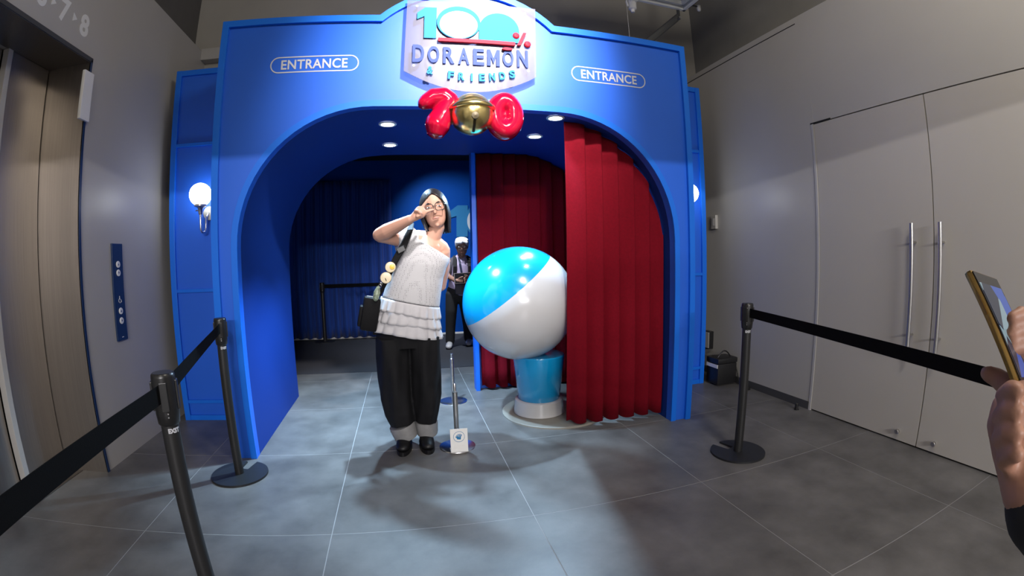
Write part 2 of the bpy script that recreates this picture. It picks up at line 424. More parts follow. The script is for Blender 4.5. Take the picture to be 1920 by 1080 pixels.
# ------------------------------------------------------------------ right wall with the double door
DZ = 2.122; DY0, DYM, DY1 = 0.51, 1.447, 2.384
b = BM()
box(b, XR, XR + 0.3, DY1, 4.1, 0, 3.0); box(b, XR, XR + 0.3, -3.0, DY0, 0, 3.0); box(b, XR, XR + 0.3, DY0, DY1, DZ, 3.0)
struct('wall_right', b, 'wall_paint')
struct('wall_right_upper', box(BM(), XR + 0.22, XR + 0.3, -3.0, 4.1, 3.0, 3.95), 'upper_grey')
struct('wall_right_recess', box(BM(), XR + 0.1, XR + 0.3, DY0, DY1, 0, DZ), 'gap_dark')
for n, (y0, y1, hy, ky) in (('door_3', (DYM + 0.004, DY1 - 0.02, 1.572, 1.59)), ('door_4', (DY0 + 0.004, DYM - 0.004, 1.378, 1.318))):
    d = struct(n, box(BM(), XR, XR + 0.045, y0, y1, 0.012, DZ - 0.008), 'door_paint')
    h = obj('handle', chain(BM(), [(XR - 0.055, hy, 0.575), (XR - 0.055, hy, 1.352)], [0.0125] * 2, 16, caps=False), 'brushed', d)
    for z in (0.69, 1.24): obj('mount', chain(BM(), [(XR - 0.055, hy, z), (XR + 0.002, hy, z)], [0.007] * 2, 10, (0, 0, 1), caps=False), 'brushed', h)
    obj('stop_knob', lathe(BM(), [(0.0, -0.03), (0.014, -0.03), (0.016, -0.026), (0.016, -0.014), (0.011, -0.01), (0.011, 0.0)], (XR, ky, 0.071), 16, 'x'), 'brushed', d)
struct('trim_6', box(BM(), XR - 0.006, XR + 0.02, DY1 - 0.018, DY1 + 0.002, 0, DZ - 0.004), 'frame_light')
struct('trim_7', box(BM(), XR - 0.0015, XR + 0.001, DY1 - 0.02, DY1 - 0.017, DZ + 0.02, 2.34), 'frame_light')
struct('trim_8', box(BM(), XR - 0.002, XR + 0.002, 2.42, 4.0, 2.944, 2.951), 'gap_dark')
struct('trim_9', box(BM(), XR - 0.004, XR + 0.002, 2.2, DY1 + 0.01, DZ - 0.004, DZ + 0.007), 'gap_dark')
struct('baseboard_right', box(BM(), XR - 0.006, XR + 0.002, DY1 + 0.01, 4.1, 0, 0.06), 'baseboard_dark')
st = thing('door_stop', 'small black rubber door stop on the floor by the grey double door', 'door stop', (2.741, 2.433, 0))
obj('stop_body', lathe(BM(), [(0.0, 0.05), (0.012, 0.05), (0.014, 0.046), (0.014, 0.008)], (2.741, 2.433, 0), 14), 'black_plastic', st)
obj('stop_foot', lathe(BM(), [(0.014, 0.008), (0.02, 0.006), (0.02, 0.0), (0, 0)], (2.741, 2.433, 0), 14), 'black_plastic', st)
sw = thing('wall_switch', 'small pale switch box high on the grey wall behind the entrance', 'switch', (XR, 3.62, 1.46))
obj('cover', box(BM(), XR - 0.03, XR, 3.585, 3.655, 1.40, 1.53, 0.004), 'wall_paint', sw)
obj('rocker', box(BM(), XR - 0.034, XR - 0.03, 3.605, 3.635, 1.43, 1.50, 0.001), 'frame_light', sw)
sw = thing('wall_outlet', 'low dark outlet box on the grey wall above the black cooler box', 'outlet', (XR, 3.70, 0.33))
obj('cover', box(BM(), XR - 0.05, XR, 3.64, 3.74, 0.25, 0.42, 0.004), 'black_plastic', sw)
obj('face_plate', box(BM(), XR - 0.056, XR - 0.05, 3.645, 3.735, 0.258, 0.412, 0.002), 'frame_light', sw)

# ------------------------------------------------------------------ rear wall, ceiling, lobby behind the camera
b = BM(); box(b, XL - 0.45, -1.15, 4.1, 4.2, 0, 3.95); box(b, 1.93, XR + 0.3, 4.1, 4.2, 0, 3.95); box(b, -1.15, 1.93, 4.1, 4.2, 2.64, 3.95)
struct('wall_rear', b, 'rear_grey')
struct('trim_10', box(BM(), XL, -1.1, 4.0, 4.1, 3.02, 3.13), 'frame_light')
struct('ceiling', box(BM(), XL - 0.45, XR + 0.3, -3.0, 4.2, 3.95, 4.05), 'ceiling_grey')
b = BM(); box(b, XL - 0.45, -1.4, -3.1, -3.0, 0, 3.95); box(b, 2.3, XR + 0.3, -3.1, -3.0, 0, 3.95); box(b, -1.4, 2.3, -3.1, -3.0, 2.3, 3.95)
struct('wall_entry', b, 'wall_paint')
b = BM(); box(b, -2.3, -2.2, -7.5, -3.1, 0, 3.0); box(b, 3.1, 3.2, -7.5, -3.1, 0, 3.0); box(b, -2.3, 3.2, -7.6, -7.5, 0, 3.0)
struct('wall_hall', b, 'wall_paint')
struct('ceiling_hall', box(BM(), -2.3, 3.2, -7.6, -3.0, 3.0, 3.1), 'ceiling_grey')

# ceiling fittings over the entrance
t = thing('ceiling_fixture', 'white framed rectangular ceiling fixture with clear cover over the entrance', 'ceiling fixture', (1.73, 2.6, 3.3))
x0, x1, y0, y1, z0 = 1.13, 2.335, 2.0, 3.205, 3.3
for a in ((x0, x1, y1 - 0.03, y1), (x0, x1, y0, y0 + 0.03), (x0, x0 + 0.03, y0, y1), (x1 - 0.03, x1, y0, y1)):
    obj('frame_bar', box(BM(), *a, z0, z0 + 0.05, 0.003), 'frame_white', t)
for a in ((x0 + 0.05, x1 - 0.05, y1 - 0.075, y1 - 0.05), (x1 - 0.075, x1 - 0.05, y0 + 0.05, y1 - 0.05)):
    obj('inner_bar', box(BM(), *a, z0 + 0.02, z0 + 0.06, 0.003), 'frame_white', t)
obj('cover', box(BM(), x0 + 0.03, x1 - 0.03, y0 + 0.03, y1 - 0.03, z0 + 0.012, z0 + 0.016), 'clear_glass', t)
obj('housing', box(BM(), x0 + 0.02, x1 - 0.02, y0 + 0.02, y1 - 0.02, z0 + 0.14, z0 + 0.3), 'louver', t)
for k in range(6): obj('tube', chain(BM(), [(x0 + 0.1, y0 + 0.15 + k * 0.17, z0 + 0.09), (x1 - 0.12, y0 + 0.15 + k * 0.17, z0 + 0.09)], [0.016] * 2, 10, caps=False), 'louver', t)
for xx, yy in ((x0 + 0.02, y0 + 0.02), (x1 - 0.02, y0 + 0.02), (x0 + 0.02, y1 - 0.02), (x1 - 0.02, y1 - 0.02)):
    obj('hanger', chain(BM(), [(xx, yy, z0 + 0.05), (xx, yy, 3.95)], [0.006] * 2, 8, caps=False), 'rail_dark', t)
t = thing('track_spotlight', 'white spotlight head hanging from the ceiling fixture edge above the entrance', 'spotlight', (1.81, 3.19, 3.3))
obj('mount', box(BM(), 1.775, 1.845, 3.15, 3.24, 3.27, 3.42, 0.008), 'white_plastic', t)
obj('head', lathe(BM(), [(0.0, 3.175), (0.016, 3.178), (0.02, 3.2), (0.034, 3.21), (0.036, 3.29), (0, 3.295)], (1.808, 3.195, 0), 18), 'white_plastic', t)
obj('bracket', chain(BM(), [(1.772, 3.195, 3.33), (1.755, 3.195, 3.27), (1.765, 3.195, 3.235)], [0.009] * 3, 8), 'white_plastic', t)
obj('pull_cord', chain(BM(), [(1.755, 3.195, 3.25), (1.757, 3.195, 2.72)], [0.0015] * 2, 6), 'grey_print', t)
t = thing('sensor_head', 'tiny white sensor at the corner of the ceiling fixture', 'sensor', (2.41, 3.09, 3.3))
obj('body', lathe(BM(), [(0, 3.265), (0.014, 3.27), (0.018, 3.29), (0.018, 3.32), (0, 3.325)], (2.41, 3.09, 0), 14), 'white_plastic', t)
obj('clip', box(BM(), 2.33, 2.40, 3.085, 3.095, 3.302, 3.314), 'rail_dark', t)
t = thing('ceiling_strut', 'dark grey metal strut slanting down behind the top of the entrance', 'strut', (2.2, 3.5, 3.0))
obj('bar', chain(BM(), [(2.27, 3.21, 3.24), (1.90, 3.25, 2.90), (1.75, 3.27, 2.75)], [(0.03, 0.012)] * 3, 8, (0.7, 0, -0.7), caps=False), 'rail_dark', t)
obj('hinge', chain(BM(), [(2.26, 3.17, 3.21), (2.26, 3.24, 3.21)], [0.014] * 2, 10, caps=False), 'brushed', t)
obj('drop_rod', chain(BM(), [(2.27, 3.21, 3.23), (2.29, 3.21, 3.95)], [0.014] * 2, 10, caps=False), 'rail_dark', t)

# ------------------------------------------------------------------ room behind the entrance
struct('wall_back', box(BM(), -2.3, 2.3, 7.0, 7.1, 0, 2.66), 'blue_wall')
struct('wall_back_left', box(BM(), -2.3, -2.2, 4.2, 7.0, 0, 2.66), 'blue_wall')
struct('wall_back_right', box(BM(), 2.2, 2.3, 4.2, 7.0, 0, 2.66), 'blue_wall')
struct('ceiling_back', box(BM(), -2.3, 2.3, 4.2, 7.1, 2.645, 2.75), 'black_room')
struct('baseboard_back', box(BM(), -2.2, 2.2, 6.985, 7.0, 0, 0.03), 'white_plastic')

# ------------------------------------------------------------------ the blue entrance
AX0, AX1, AXC, AH = -1.134, 1.90, 0.383, 2.645
def opening(grow=0.0, xl=-0.98, xr=1.745, top=2.058, r=0.80, n=18):
    """outline of the arched opening from the foot of one side over the top to the other"""
    xl -= grow; xr += grow; top += grow; r += grow
    pts = [(xl, 0.0), (xl, 0.6)]
    for k in range(n + 1):
        a = PI - (PI / 2) * k / n; pts.append((xl + r + r * math.cos(a), top - r + r * math.sin(a)))
    for k in range(n + 1):
        a = PI / 2 - (PI / 2) * k / n; pts.append((xr - r + r * math.cos(a), top - r + r * math.sin(a)))
    pts += [(xr, 0.6), (xr, 0.0)]
    return pts
def outline(ins=0.0, n=20):
    """outer outline: foot, side, shoulder, raised bow, shoulder, side, foot"""
    x0, x1, h = AX0 + ins, AX1 - ins, AH - ins
    sag = 0.215; hw = 0.544; R = (hw * hw + sag * sag) / (2 * sag); cz = AH + sag - R; R -= ins
    hw2 = math.sqrt(max(R * R - (h - cz) ** 2, 0))
    pts = [(x0, 0.0), (x0, h)]
    a0 = math.asin(hw2 / R)
    for k in range(n + 1):
        a = -a0 + 2 * a0 * k / n; pts.append((AXC + R * math.sin(a), cz + R * math.cos(a)))
    pts += [(x1, h), (x1, 0.0)]
    return pts
arch = thing('entrance_arch', 'large bright blue arched exhibition entrance with raised top and deep passage', 'entrance', (AXC, 3.3, 0))
poly = outline() + opening()[::-1]
b = prism(BM(), poly, YF, YF + 0.06); obj('facade', b, 'blue', arch)
o_, i_ = outline(), outline(0.042)
b = band(BM(), o_, i_, YF - 0.022, YF, closed=False); obj('border_trim', b, 'blue_trim', arch)
b = band(BM(), opening(0.036), opening(-0.002), YF - 0.012, YF + 0.001, closed=False); obj('opening_trim', b, 'blue_trim', arch)
# passage lining: left side, curved and flat ceiling, right side
b = BM(); A = opening(0.001); V0 = [b.verts.new((x, YF + 0.05, z)) for x, z in A]; V1 = [b.verts.new((x - 0.02 if x < AXC else x + 0.02, 4.02, z)) for x, z in A]
Aw = opening(0.03); W0 = [b.verts.new((x, YF + 0.05, z)) for x, z in Aw]; W1 = [b.verts.new((x - 0.02 if x < AXC else x + 0.02, 4.02, z)) for x, z in Aw]
for i in range(len(A) - 1):
    b.faces.new((V0[i], V0[i + 1], V1[i + 1], V1[i])); b.faces.new((W0[i], W1[i], W1[i + 1], W0[i + 1]))
    b.faces.new((V1[i], V1[i + 1], W1[i + 1], W1[i])); b.faces.new((V0[i], W0[i], W0[i + 1], V0[i + 1]))
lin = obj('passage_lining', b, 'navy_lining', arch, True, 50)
obj('side_board', box(BM(), AX0, AX0 + 0.03, YF + 0.06, 4.09, 0, AH), 'blue', arch)
obj('side_board', box(BM(), AX1 - 0.03, AX1, YF + 0.06, 4.09, 0, AH), 'blue', arch)
obj('top_board', box(BM(), AX0 + 0.03, AX1 - 0.03, YF + 0.06, 4.09, AH - 0.03, AH), 'blue', arch)
obj('back_board', prism(BM(), [(AX0 + 0.03, 0), (AX0 + 0.03, AH - 0.03), (AX1 - 0.03, AH - 0.03), (AX1 - 0.03, 0)] + [(x + (0.02 if x > AXC else -0.02), z) for x, z in opening(0.001)][::-1], 4.0, 4.02), 'black_room', arch)
obj('partition', box(BM(), 0.566, 1.755, 3.97, 4.01, 0, 2.056), 'blue', arch)
obj('partition_post', box(BM(), 0.566, 0.60, 3.89, 3.97, 0, 2.056), 'blue_trim', arch)
# ENTRANCE lettering in pills
def pill(cx, cz, w, h, th):
    pts = []
    for k in range(13): a = -PI / 2 + PI * k / 12; pts.append((cx + (w - h) / 2 + h / 2 * math.cos(a), cz + h / 2 * math.sin(a)))
    for k in range(13): a = PI / 2 + PI * k / 12; pts.append((cx - (w - h) / 2 + h / 2 * math.cos(a), cz + h / 2 * math.sin(a)))
    return pts
for cx in (-0.542, 1.303):
    pl = obj('lettering', text_mesh('ENTRANCE', 0.40, 0.062, 0.002, FX, FZ, FN, (cx, YF - 0.0005, 2.334), 0.02, 1.05), 'white_print', arch)
    obj('pill_outline', band(BM(), pill(cx, 2.334, 0.535, 0.104, 0), pill(cx, 2.334, 0.521, 0.09, 0), YF - 0.002, YF), 'white_print', pl)
# downlights in the passage ceiling
for k, (x, y, lab) in enumerate(((-0.11, 3.054, 'front one of the two passage downlights on the woman side'), (-0.11, 3.63, 'rear one of the two passage downlights on the woman side'),
                                 (0.958, 2.80, 'front one of the two passage downlights next to the red curtain'), (0.958, 3.285, 'rear one of the two passage downlights next to the red curtain'))):
    t = thing('downlight', lab, 'downlight', (x, y, 2.056), 'round downlights in the blue passage ceiling')
    obj('rim', lathe(BM(), [(0.044, -0.004), (0.05, -0.006), (0.058, -0.004), (0.06, 0.001)], (x, y, 2.056), 28), 'white_plastic', t, True)
    obj('lens', lathe(BM(), [(0, -0.002), (0.044, -0.003)], (x, y, 2.056), 28), 'lamp_face', t)
    l = spot('downlight_beam', (x, y, 2.045), (x, y, 0), (360, 230, 25, 50)[k], (88, 88, 60, 70)[k], 0.45, (0.50, 0.75, 1.0), 0.03)
    l.parent = t; l.matrix_parent_inverse = t.matrix_world.inverted()

l = spot('passage_spot', (1.13, 3.44, 2.04), (0.15, 2.2, 0.0), 420, 82, 0.35, (0.50, 0.75, 1.0), 0.03)
l.parent = arch; l.matrix_parent_inverse = arch.matrix_world.inverted()
# sign board
sg = thing('title_sign', 'translucent acrylic title board with coloured lettering above the blue entrance', 'sign', (0.39, YF, 2.45))
sx0, sx1, sc_ = -0.004, 0.792, 0.394
pts = [(sx0 + 0.004, 2.737), (sx1 + 0.004, 2.737), (sx1 - 0.004, 2.262)]
for k in range(1, 16):
    u = 1 - 2 * k / 16; pts.append((sc_ + 0.398 * u, 2.262 - 0.122 * (1 - u * u)))
pts.append((sx0 - 0.004, 2.262))
obj('board', prism(BM(), pts, YF - 0.05, YF - 0.044), 'acrylic', sg)
for x, z in ((0.06, 2.70), (0.73, 2.70), (0.05, 2.30), (0.74, 2.30)):
    obj('standoff', chain(BM(), [(x, YF - 0.045, z), (x, YF, z)], [0.008] * 2, 10, (0, 0, 1), caps=False), 'brushed', sg)
YS = YF - 0.052
def ell(cx, cz, a, bb, n=40): return [(cx + a * math.cos(2 * PI * k / n), cz + bb * math.sin(2 * PI * k / n)) for k in range(n)]
obj('numeral_one', prism(BM(), [(0.105, 2.475), (0.178, 2.475), (0.178, 2.685), (0.108, 2.683), (0.062, 2.645), (0.062, 2.60), (0.105, 2.622)], YS - 0.008, YS), 'cyan_print', sg)
z1 = obj('numeral_zero', band(BM(), ell(0.312, 2.588, 0.132, 0.112), ell(0.312, 2.575, 0.115, 0.094), YS - 0.011, YS), 'cyan_print', sg)
obj('disc', prism(BM(), ell(0.312, 2.575, 0.1145, 0.0935), YS - 0.009, YS), 'white_print', z1)
dome = [(0.435, 2.475)] + [(0.56 + 0.125 * math.cos(PI - PI * k / 24), 2.555 + 0.118 * math.sin(PI - PI * k / 24)) for k in range(25)] + [(0.685, 2.475)]
obj('numeral_zero', prism(BM(), dome, YS - 0.008, YS), 'cyan_print', sg)
obj('red_bar', prism(BM(), [(0.19, 2.452), (0.655, 2.452), (0.655, 2.474), (0.19, 2.474)], YS - 0.02, YS), 'red_print', sg)
pc = obj('percent_stroke', prism(BM(), [(0.668, 2.456), (0.688, 2.456), (0.728, 2.545), (0.708, 2.545)], YS - 0.02, YS), 'red_print', sg)
for x, z in ((0.664, 2.525), (0.735, 2.472)): obj('percent_dot', lathe(BM(), [(0.021, 0), (0.021, -0.012), (0.015, -0.02), (0, -0.022)], (x, YS, z), 20, 'y'), 'red_print', pc)
for i, ch in enumerate('DORAEMON'):
    x = 0.075 + i * 0.0895
    if ch == 'M':
        h_ = 0.054; zc = 2.364; P_ = [(-1, -1), (-0.42, -1), (-0.42, 0.1), (0, -0.75), (0.42, 0.1), (0.42, -1), (1, -1), (1, 1), (0.5, 1), (0, -0.02), (-0.5, 1), (-1, 1)]
        obj('letter', prism(BM(), [(x + 0.039 * u, zc + h_ * v) for u, v in P_], YS - 0.008, YS), 'violet_print', sg); continue
    obj('letter', text_mesh(ch, 0.068, 0.108 + (0.006 if ch in 'DN' else 0), 0.008, FX, FZ, FN, (x, YS, 2.372 - 0.008 * (1 - ((i - 3.5) / 3.5) ** 2)), 0.028), 'violet_print', sg)
obj('red_cap', prism(BM(), ell(0.606, 2.425, 0.032, 0.009, 20), YS - 0.022, YS), 'red_print', sg)
for i, ch in enumerate('& FRIENDS'):
    if ch == ' ': continue
    u = (i - 4) / 4; x = 0.39 + u * 0.245
    obj('letter', text_mesh(ch, 0.036 if ch != 'I' else 0.012, 0.05, 0.012, (1, 0, u * 0.12), (-u * 0.12, 0, 1), FN, (x, YS, 2.228 + 0.035 * u * u), 0.04), 'cyan_print', sg)

# bow of number balloons with a golden bell
bw = thing('balloon_bow', 'glossy red seven and zero balloons flanking a golden bell over the opening', 'balloon', (0.38, YF - 0.09, 1.98))
b = BM(); yb = YF - 0.09
chain(b, [(0.115, yb, 2.05), (0.165, yb, 2.085), (0.225, yb, 2.09), (0.262, yb, 2.06)], [(0.048, 0.046), (0.056, 0.054), (0.06, 0.058), (0.06, 0.056)], 16, (0, 1, 0))
chain(b, [(0.258, yb, 2.06), (0.225, yb, 1.99), (0.19, yb, 1.93), (0.185, yb, 1.905)], [0.058, 0.064, 0.074, 0.074], 16, (0, 1, 0))
chain(b, [(0.27, yb + 0.01, 2.05), (0.30, yb + 0.01, 1.98), (0.30, yb + 0.01, 1.92)], [0.03, 0.03, 0.022], 12, (0, 1, 0))
obj('balloon_seven', blend_mesh(b, 0.008, 6), 'red_balloon', bw, True)
b = BM(); n = 28; seg = 18; rg = []
for i in range(n):
    a = 2 * PI * i / n; rg.append((0.575 + 0.056 * math.cos(a), yb, 1.982 + 0.086 * math.sin(a)))
rings = []
for i in range(n):
    c = Vector(rg[i]); out = (c - Vector((0.575, yb, 1.982))).normalized(); q = []
    for j in range(seg):
        t_ = 2 * PI * j / seg; q.append(b.verts.new(c + out * (0.062 * math.cos(t_)) + Vector((0, 1, 0)) * (0.068 * math.sin(t_))))
    rings.append(q)
for i in range(n):
    for j in range(seg): b.faces.new((rings[i][j], rings[(i + 1) % n][j], rings[(i + 1) % n][(j + 1) % seg], rings[i][(j + 1) % seg]))
lathe(b, [(0, -0.03), (0.05, -0.03), (0.05, 0.03), (0, 0.03)], (0.575, yb, 1.982), 16, 'y')
obj('balloon_zero', blend_mesh(b, 0.008, 5), 'red_balloon', bw, True)
bell = obj('bell', lathe(BM(), [(0.122 * math.sin(PI * k / 24), 0.122 * math.cos(PI * k / 24)) for k in range(25)], (0.381, yb - 0.03, 1.978), 40), 'gold', bw, True)
obj('bell_rim', lathe(BM(), [(0.119, -0.014), (0.13, -0.012), (0.136, 0.0), (0.13, 0.012), (0.12, 0.022)], (0.381, yb - 0.03, 2.008), 40), 'gold', bell, True)
obj('bell_slot', chain(BM(), [(0.381, yb - 0.155 + 0.012, 1.93), (0.381, yb - 0.135 + 0.012, 1.895), (0.381, yb - 0.08, 1.862)], [(0.008, 0.004)] * 3, 10), 'gold_dark', bell)
obj('bell_hole', lathe(BM(), [(0, -0.128), (0.02, -0.126), (0.02, -0.11), (0, -0.11)], (0.381, yb - 0.03 , 1.935), 18, 'y'), 'gold_dark', bell)

# side panels and sconces
YP = 3.41
def panel(x0, x1, lab):
    t = thing('side_panel', lab, 'panel', ((x0 + x1) / 2, YP, 0), 'blue framed panels beside the entrance')
    obj('board', box(BM(), x0, x1, YP + 0.012, YP + 0.04, 0, 2.668), 'blue', t)
    for a in ((x0, x0 + 0.045, 0, 2.668), (x1 - 0.045, x1, 0, 2.668)): obj('stile', box(BM(), a[0], a[1], YP - 0.01, YP + 0.012, a[2], a[3], 0.002), 'blue_trim', t)
    for z0_, z1_ in ((2.625, 2.668), (2.06, 2.085), (0.975, 1.0), (0.135, 0.16), (0, 0.04)): obj('rail', box(BM(), x0 + 0.045, x1 - 0.045, YP - 0.006, YP + 0.012, z0_, z1_, 0.002), 'blue_trim', t)
    return t
panel(-1.795, AX0 - 0.001, 'blue framed side panel between the lift wall and the entrance')
panel(AX1 + 0.001, 2.552, 'blue framed side panel next to the black cooler box')
def sconce(gc, px, lab):
    t = thing('wall_sconce', lab, 'sconce', (px, YP, gc.z - 0.1), 'globe sconces on the blue side panels')
    obj('globe', lathe(BM(), [(0.083 * math.sin(PI * k / 20), 0.083 * math.cos(PI * k / 20)) for k in range(21)], gc, 32), 'globe', t, True)
    g = obj('fitter', lathe(BM(), [(0.044, -0.07), (0.046, -0.084), (0.03, -0.09), (0.018, -0.10), (0.016, -0.13), (0.012, -0.142), (0, -0.142)], gc, 24), 'brushed', t, True, 50)
    obj('thumb_screw', chain(BM(), [gc + Vector((-0.015, 0, -0.112)), gc + Vector((-0.034, 0, -0.112))], [0.004, 0.005], 8, (0, 0, 1)), 'brushed', g)
    s = 1 if px > gc.x else -1
    pl_ = Vector((px, YP - 0.012, gc.z - 0.125))
    obj('back_plate', lathe(BM(), [(0, -0.035), (0.03, -0.033), (0.05, -0.02), (0.052, 0.0)], (px, YP, gc.z - 0.125), 24, 'y'), 'cream', t, True, 40)
    P = [gc + Vector((0, 0, -0.135)), gc + Vector((0, 0.005, -0.22))]
    for k in range(7):
        a = PI + PI * k / 6; P.append(Vector((gc.x + (px - gc.x) * (0.35 + 0.35 * math.cos(a)) , gc.y + 0.03 + 0.025 * math.cos(a), gc.z - 0.235 + 0.034 * math.sin(a))))
    P += [Vector((gc.x + (px - gc.x) * 0.75, gc.y + 0.06, gc.z - 0.16)), pl_ + Vector((0, -0.02, 0.0))]
    obj('arm', chain(BM(), P, [0.0085] * len(P), 12, (0, 1, 0)), 'chrome', t, True)
gl = at(376, 365, 3.29)
sconce(gl, -1.455, 'lit white globe sconce on the blue panel by the lift')
sconce(Vector((2.296, 3.29, gl.z)), 2.25, 'lit white globe sconce peeking past the entrance edge by the grey doors')

# ------------------------------------------------------------------ curtains
def curtain(name, lab, m, x0, x1, y, zt, zb, pleats, amp, parent=None, ztop=None, seed=0, nz=14, sway=0.0, knife=False):
    rnd = random.Random(seed); b = BM(); nx = pleats * 20; cols = []
    ph = [rnd.uniform(-0.5, 0.5) for _ in range(pleats + 2)]; am = [rnd.uniform(0.75, 1.2) for _ in range(pleats + 2)]
    for i in range(nx + 1):
        u = i / nx; x = x0 + (x1 - x0) * u; f = u * pleats; k = int(min(f, pleats - 1e-6)); fr = f - k
        a = 2 * PI * f + ph[k] * (1 - fr) + ph[k + 1] * fr
        A_ = amp * (am[k] * (1 - fr) + am[k + 1] * fr)
        # knife pleats: a broad front that comes forward, then a quick return behind the next one
        if knife:
            g = 1.10 * fr / 0.84 if fr < 0.84 else 1.10 - 0.10 * (fr - 0.84) / 0.16
            e_ = fr / 0.84 if fr < 0.84 else 1 - (fr - 0.84) / 0.16
            w = 1.0 - 2.0 * (e_ * e_ * (3 - 2 * e_)); x = x0 + (x1 - x0) * min((k + g) / pleats, 1.0)
        else: w = math.sin(a) + 0.35 * math.sin(2 * a + 0.6) + 0.12 * math.sin(3 * a)
        zz = ztop(x) if ztop else zt
        col = []
        for j in range(nz + 1):
            v = j / nz; z = zb + (zz - zb) * v
            spread = 1.0 - 0.25 * v
            bot = (0.012 * math.sin(a + 0.8) if v == 0 else 0)
            col.append(b.verts.new((x + 0.010 * math.cos(a) * (1 - v) + sway * (1 - v) * (1 - u), y + A_ * w * spread + 0.004 * math.sin(7 * v + i * 0.3), z + bot)))
        cols.append(col)
    for i in range(nx):
        for j in range(nz): b.faces.new((cols[i][j], cols[i + 1][j], cols[i + 1][j + 1], cols[i][j + 1]))
    o = obj(name, b, m, parent, True)
    sd = o.modifiers.new('thick', 'SOLIDIFY'); sd.thickness = 0.004; sd.offset = 0
    tag(o, lab, 'curtain'); return o
def lin_top(x):
    r = 0.80; xr = 1.745
    if x < xr - r: return 2.06
    d_ = min(x + 0.015 - (xr - r), r * 0.999); return 2.058 - r + math.sqrt(max(r * r - d_ * d_, 0)) + 0.004
def ztop_front(x): return max(lin_top(x), 1.15)
curtain('red_curtain', 'bright red pleated curtain hanging in front at the edge of the entrance opening', 'red_velvet', 1.035, 1.735, 2.835, 2.05, 0.035, 6, 0.026, ztop=ztop_front, seed=3, sway=-0.02, knife=True)
curtain('red_curtain', 'dim red pleated curtain at the back of the passage behind the round sculpture', 'red_velvet', 0.612, 1.70, 3.90, 2.05, 0.03, 10, 0.02, ztop=lambda x: min(2.05, lin_top(x)), seed=9, knife=True)
curtain('navy_curtain', 'dark navy curtain on the far wall behind the woman', 'navy_cloth', -1.95, -0.2, 6.9, 2.33, 0.04, 13, 0.03, seed=5)
# far wall logo
t = thing('wall_logo', 'pale blue numeral and white disc painted on the far blue wall', 'wall logo', (0.9, 7.0, 1.7))
yw = 6.985
def wp(px, py): q = at(px, py, yw); return (q.x, q.z)
obj('numeral_one', prism(BM(), [wp(856, 444), wp(877, 444), wp(877, 385), wp(858, 385), wp(842, 397), wp(843, 409), wp(856, 405)], yw, 7.0), 'cyan_print', t)
cz = wp(893, 413)
zz = obj('numeral_zero', prism(BM(), ell(cz[0], cz[1], 0.165, 0.235), yw - 0.004, 7.0), 'cyan_print', t)
obj('disc', prism(BM(), ell(cz[0], cz[1] - 0.015, 0.14, 0.185), yw - 0.010, yw - 0.004), 'white_print', zz)
# small track spots at the far ceiling
for k, (x, y, lab) in enumerate(((-0.62, 6.2, 'tiny white spotlight at the dark far ceiling above the navy curtain'), (0.16, 6.0, 'tiny white spotlight at the dark far ceiling above the woman'), (0.30, 5.2, 'tiny white spotlight at the dark far ceiling nearest the golden bell'))):
    t = thing('far_spotlight', lab, 'spotlight', (x, y, 2.64), 'spotlights in the room behind the entrance')
    obj('head', lathe(BM(), [(0, -0.055), (0.03, -0.055), (0.034, -0.05), (0.034, 0.0), (0, 0.005)], (x, y, 2.64), 16), 'white_plastic', t)
    obj('lens', lathe(BM(), [(0, -0.056), (0.024, -0.0565)], (x, y, 2.64), 16), 'lamp_small', t)
    if k > 0:
        l = spot('far_beam', (x, y, 2.575), ((0.8, 7.0, 1.2), (0.70, 5.93, 0.9))[k - 1], (130, 260)[k - 1], 95, 0.9, (0.85, 0.92, 1.0), 0.03)
        l.parent = t; l.matrix_parent_inverse = t.matrix_world.inverted()

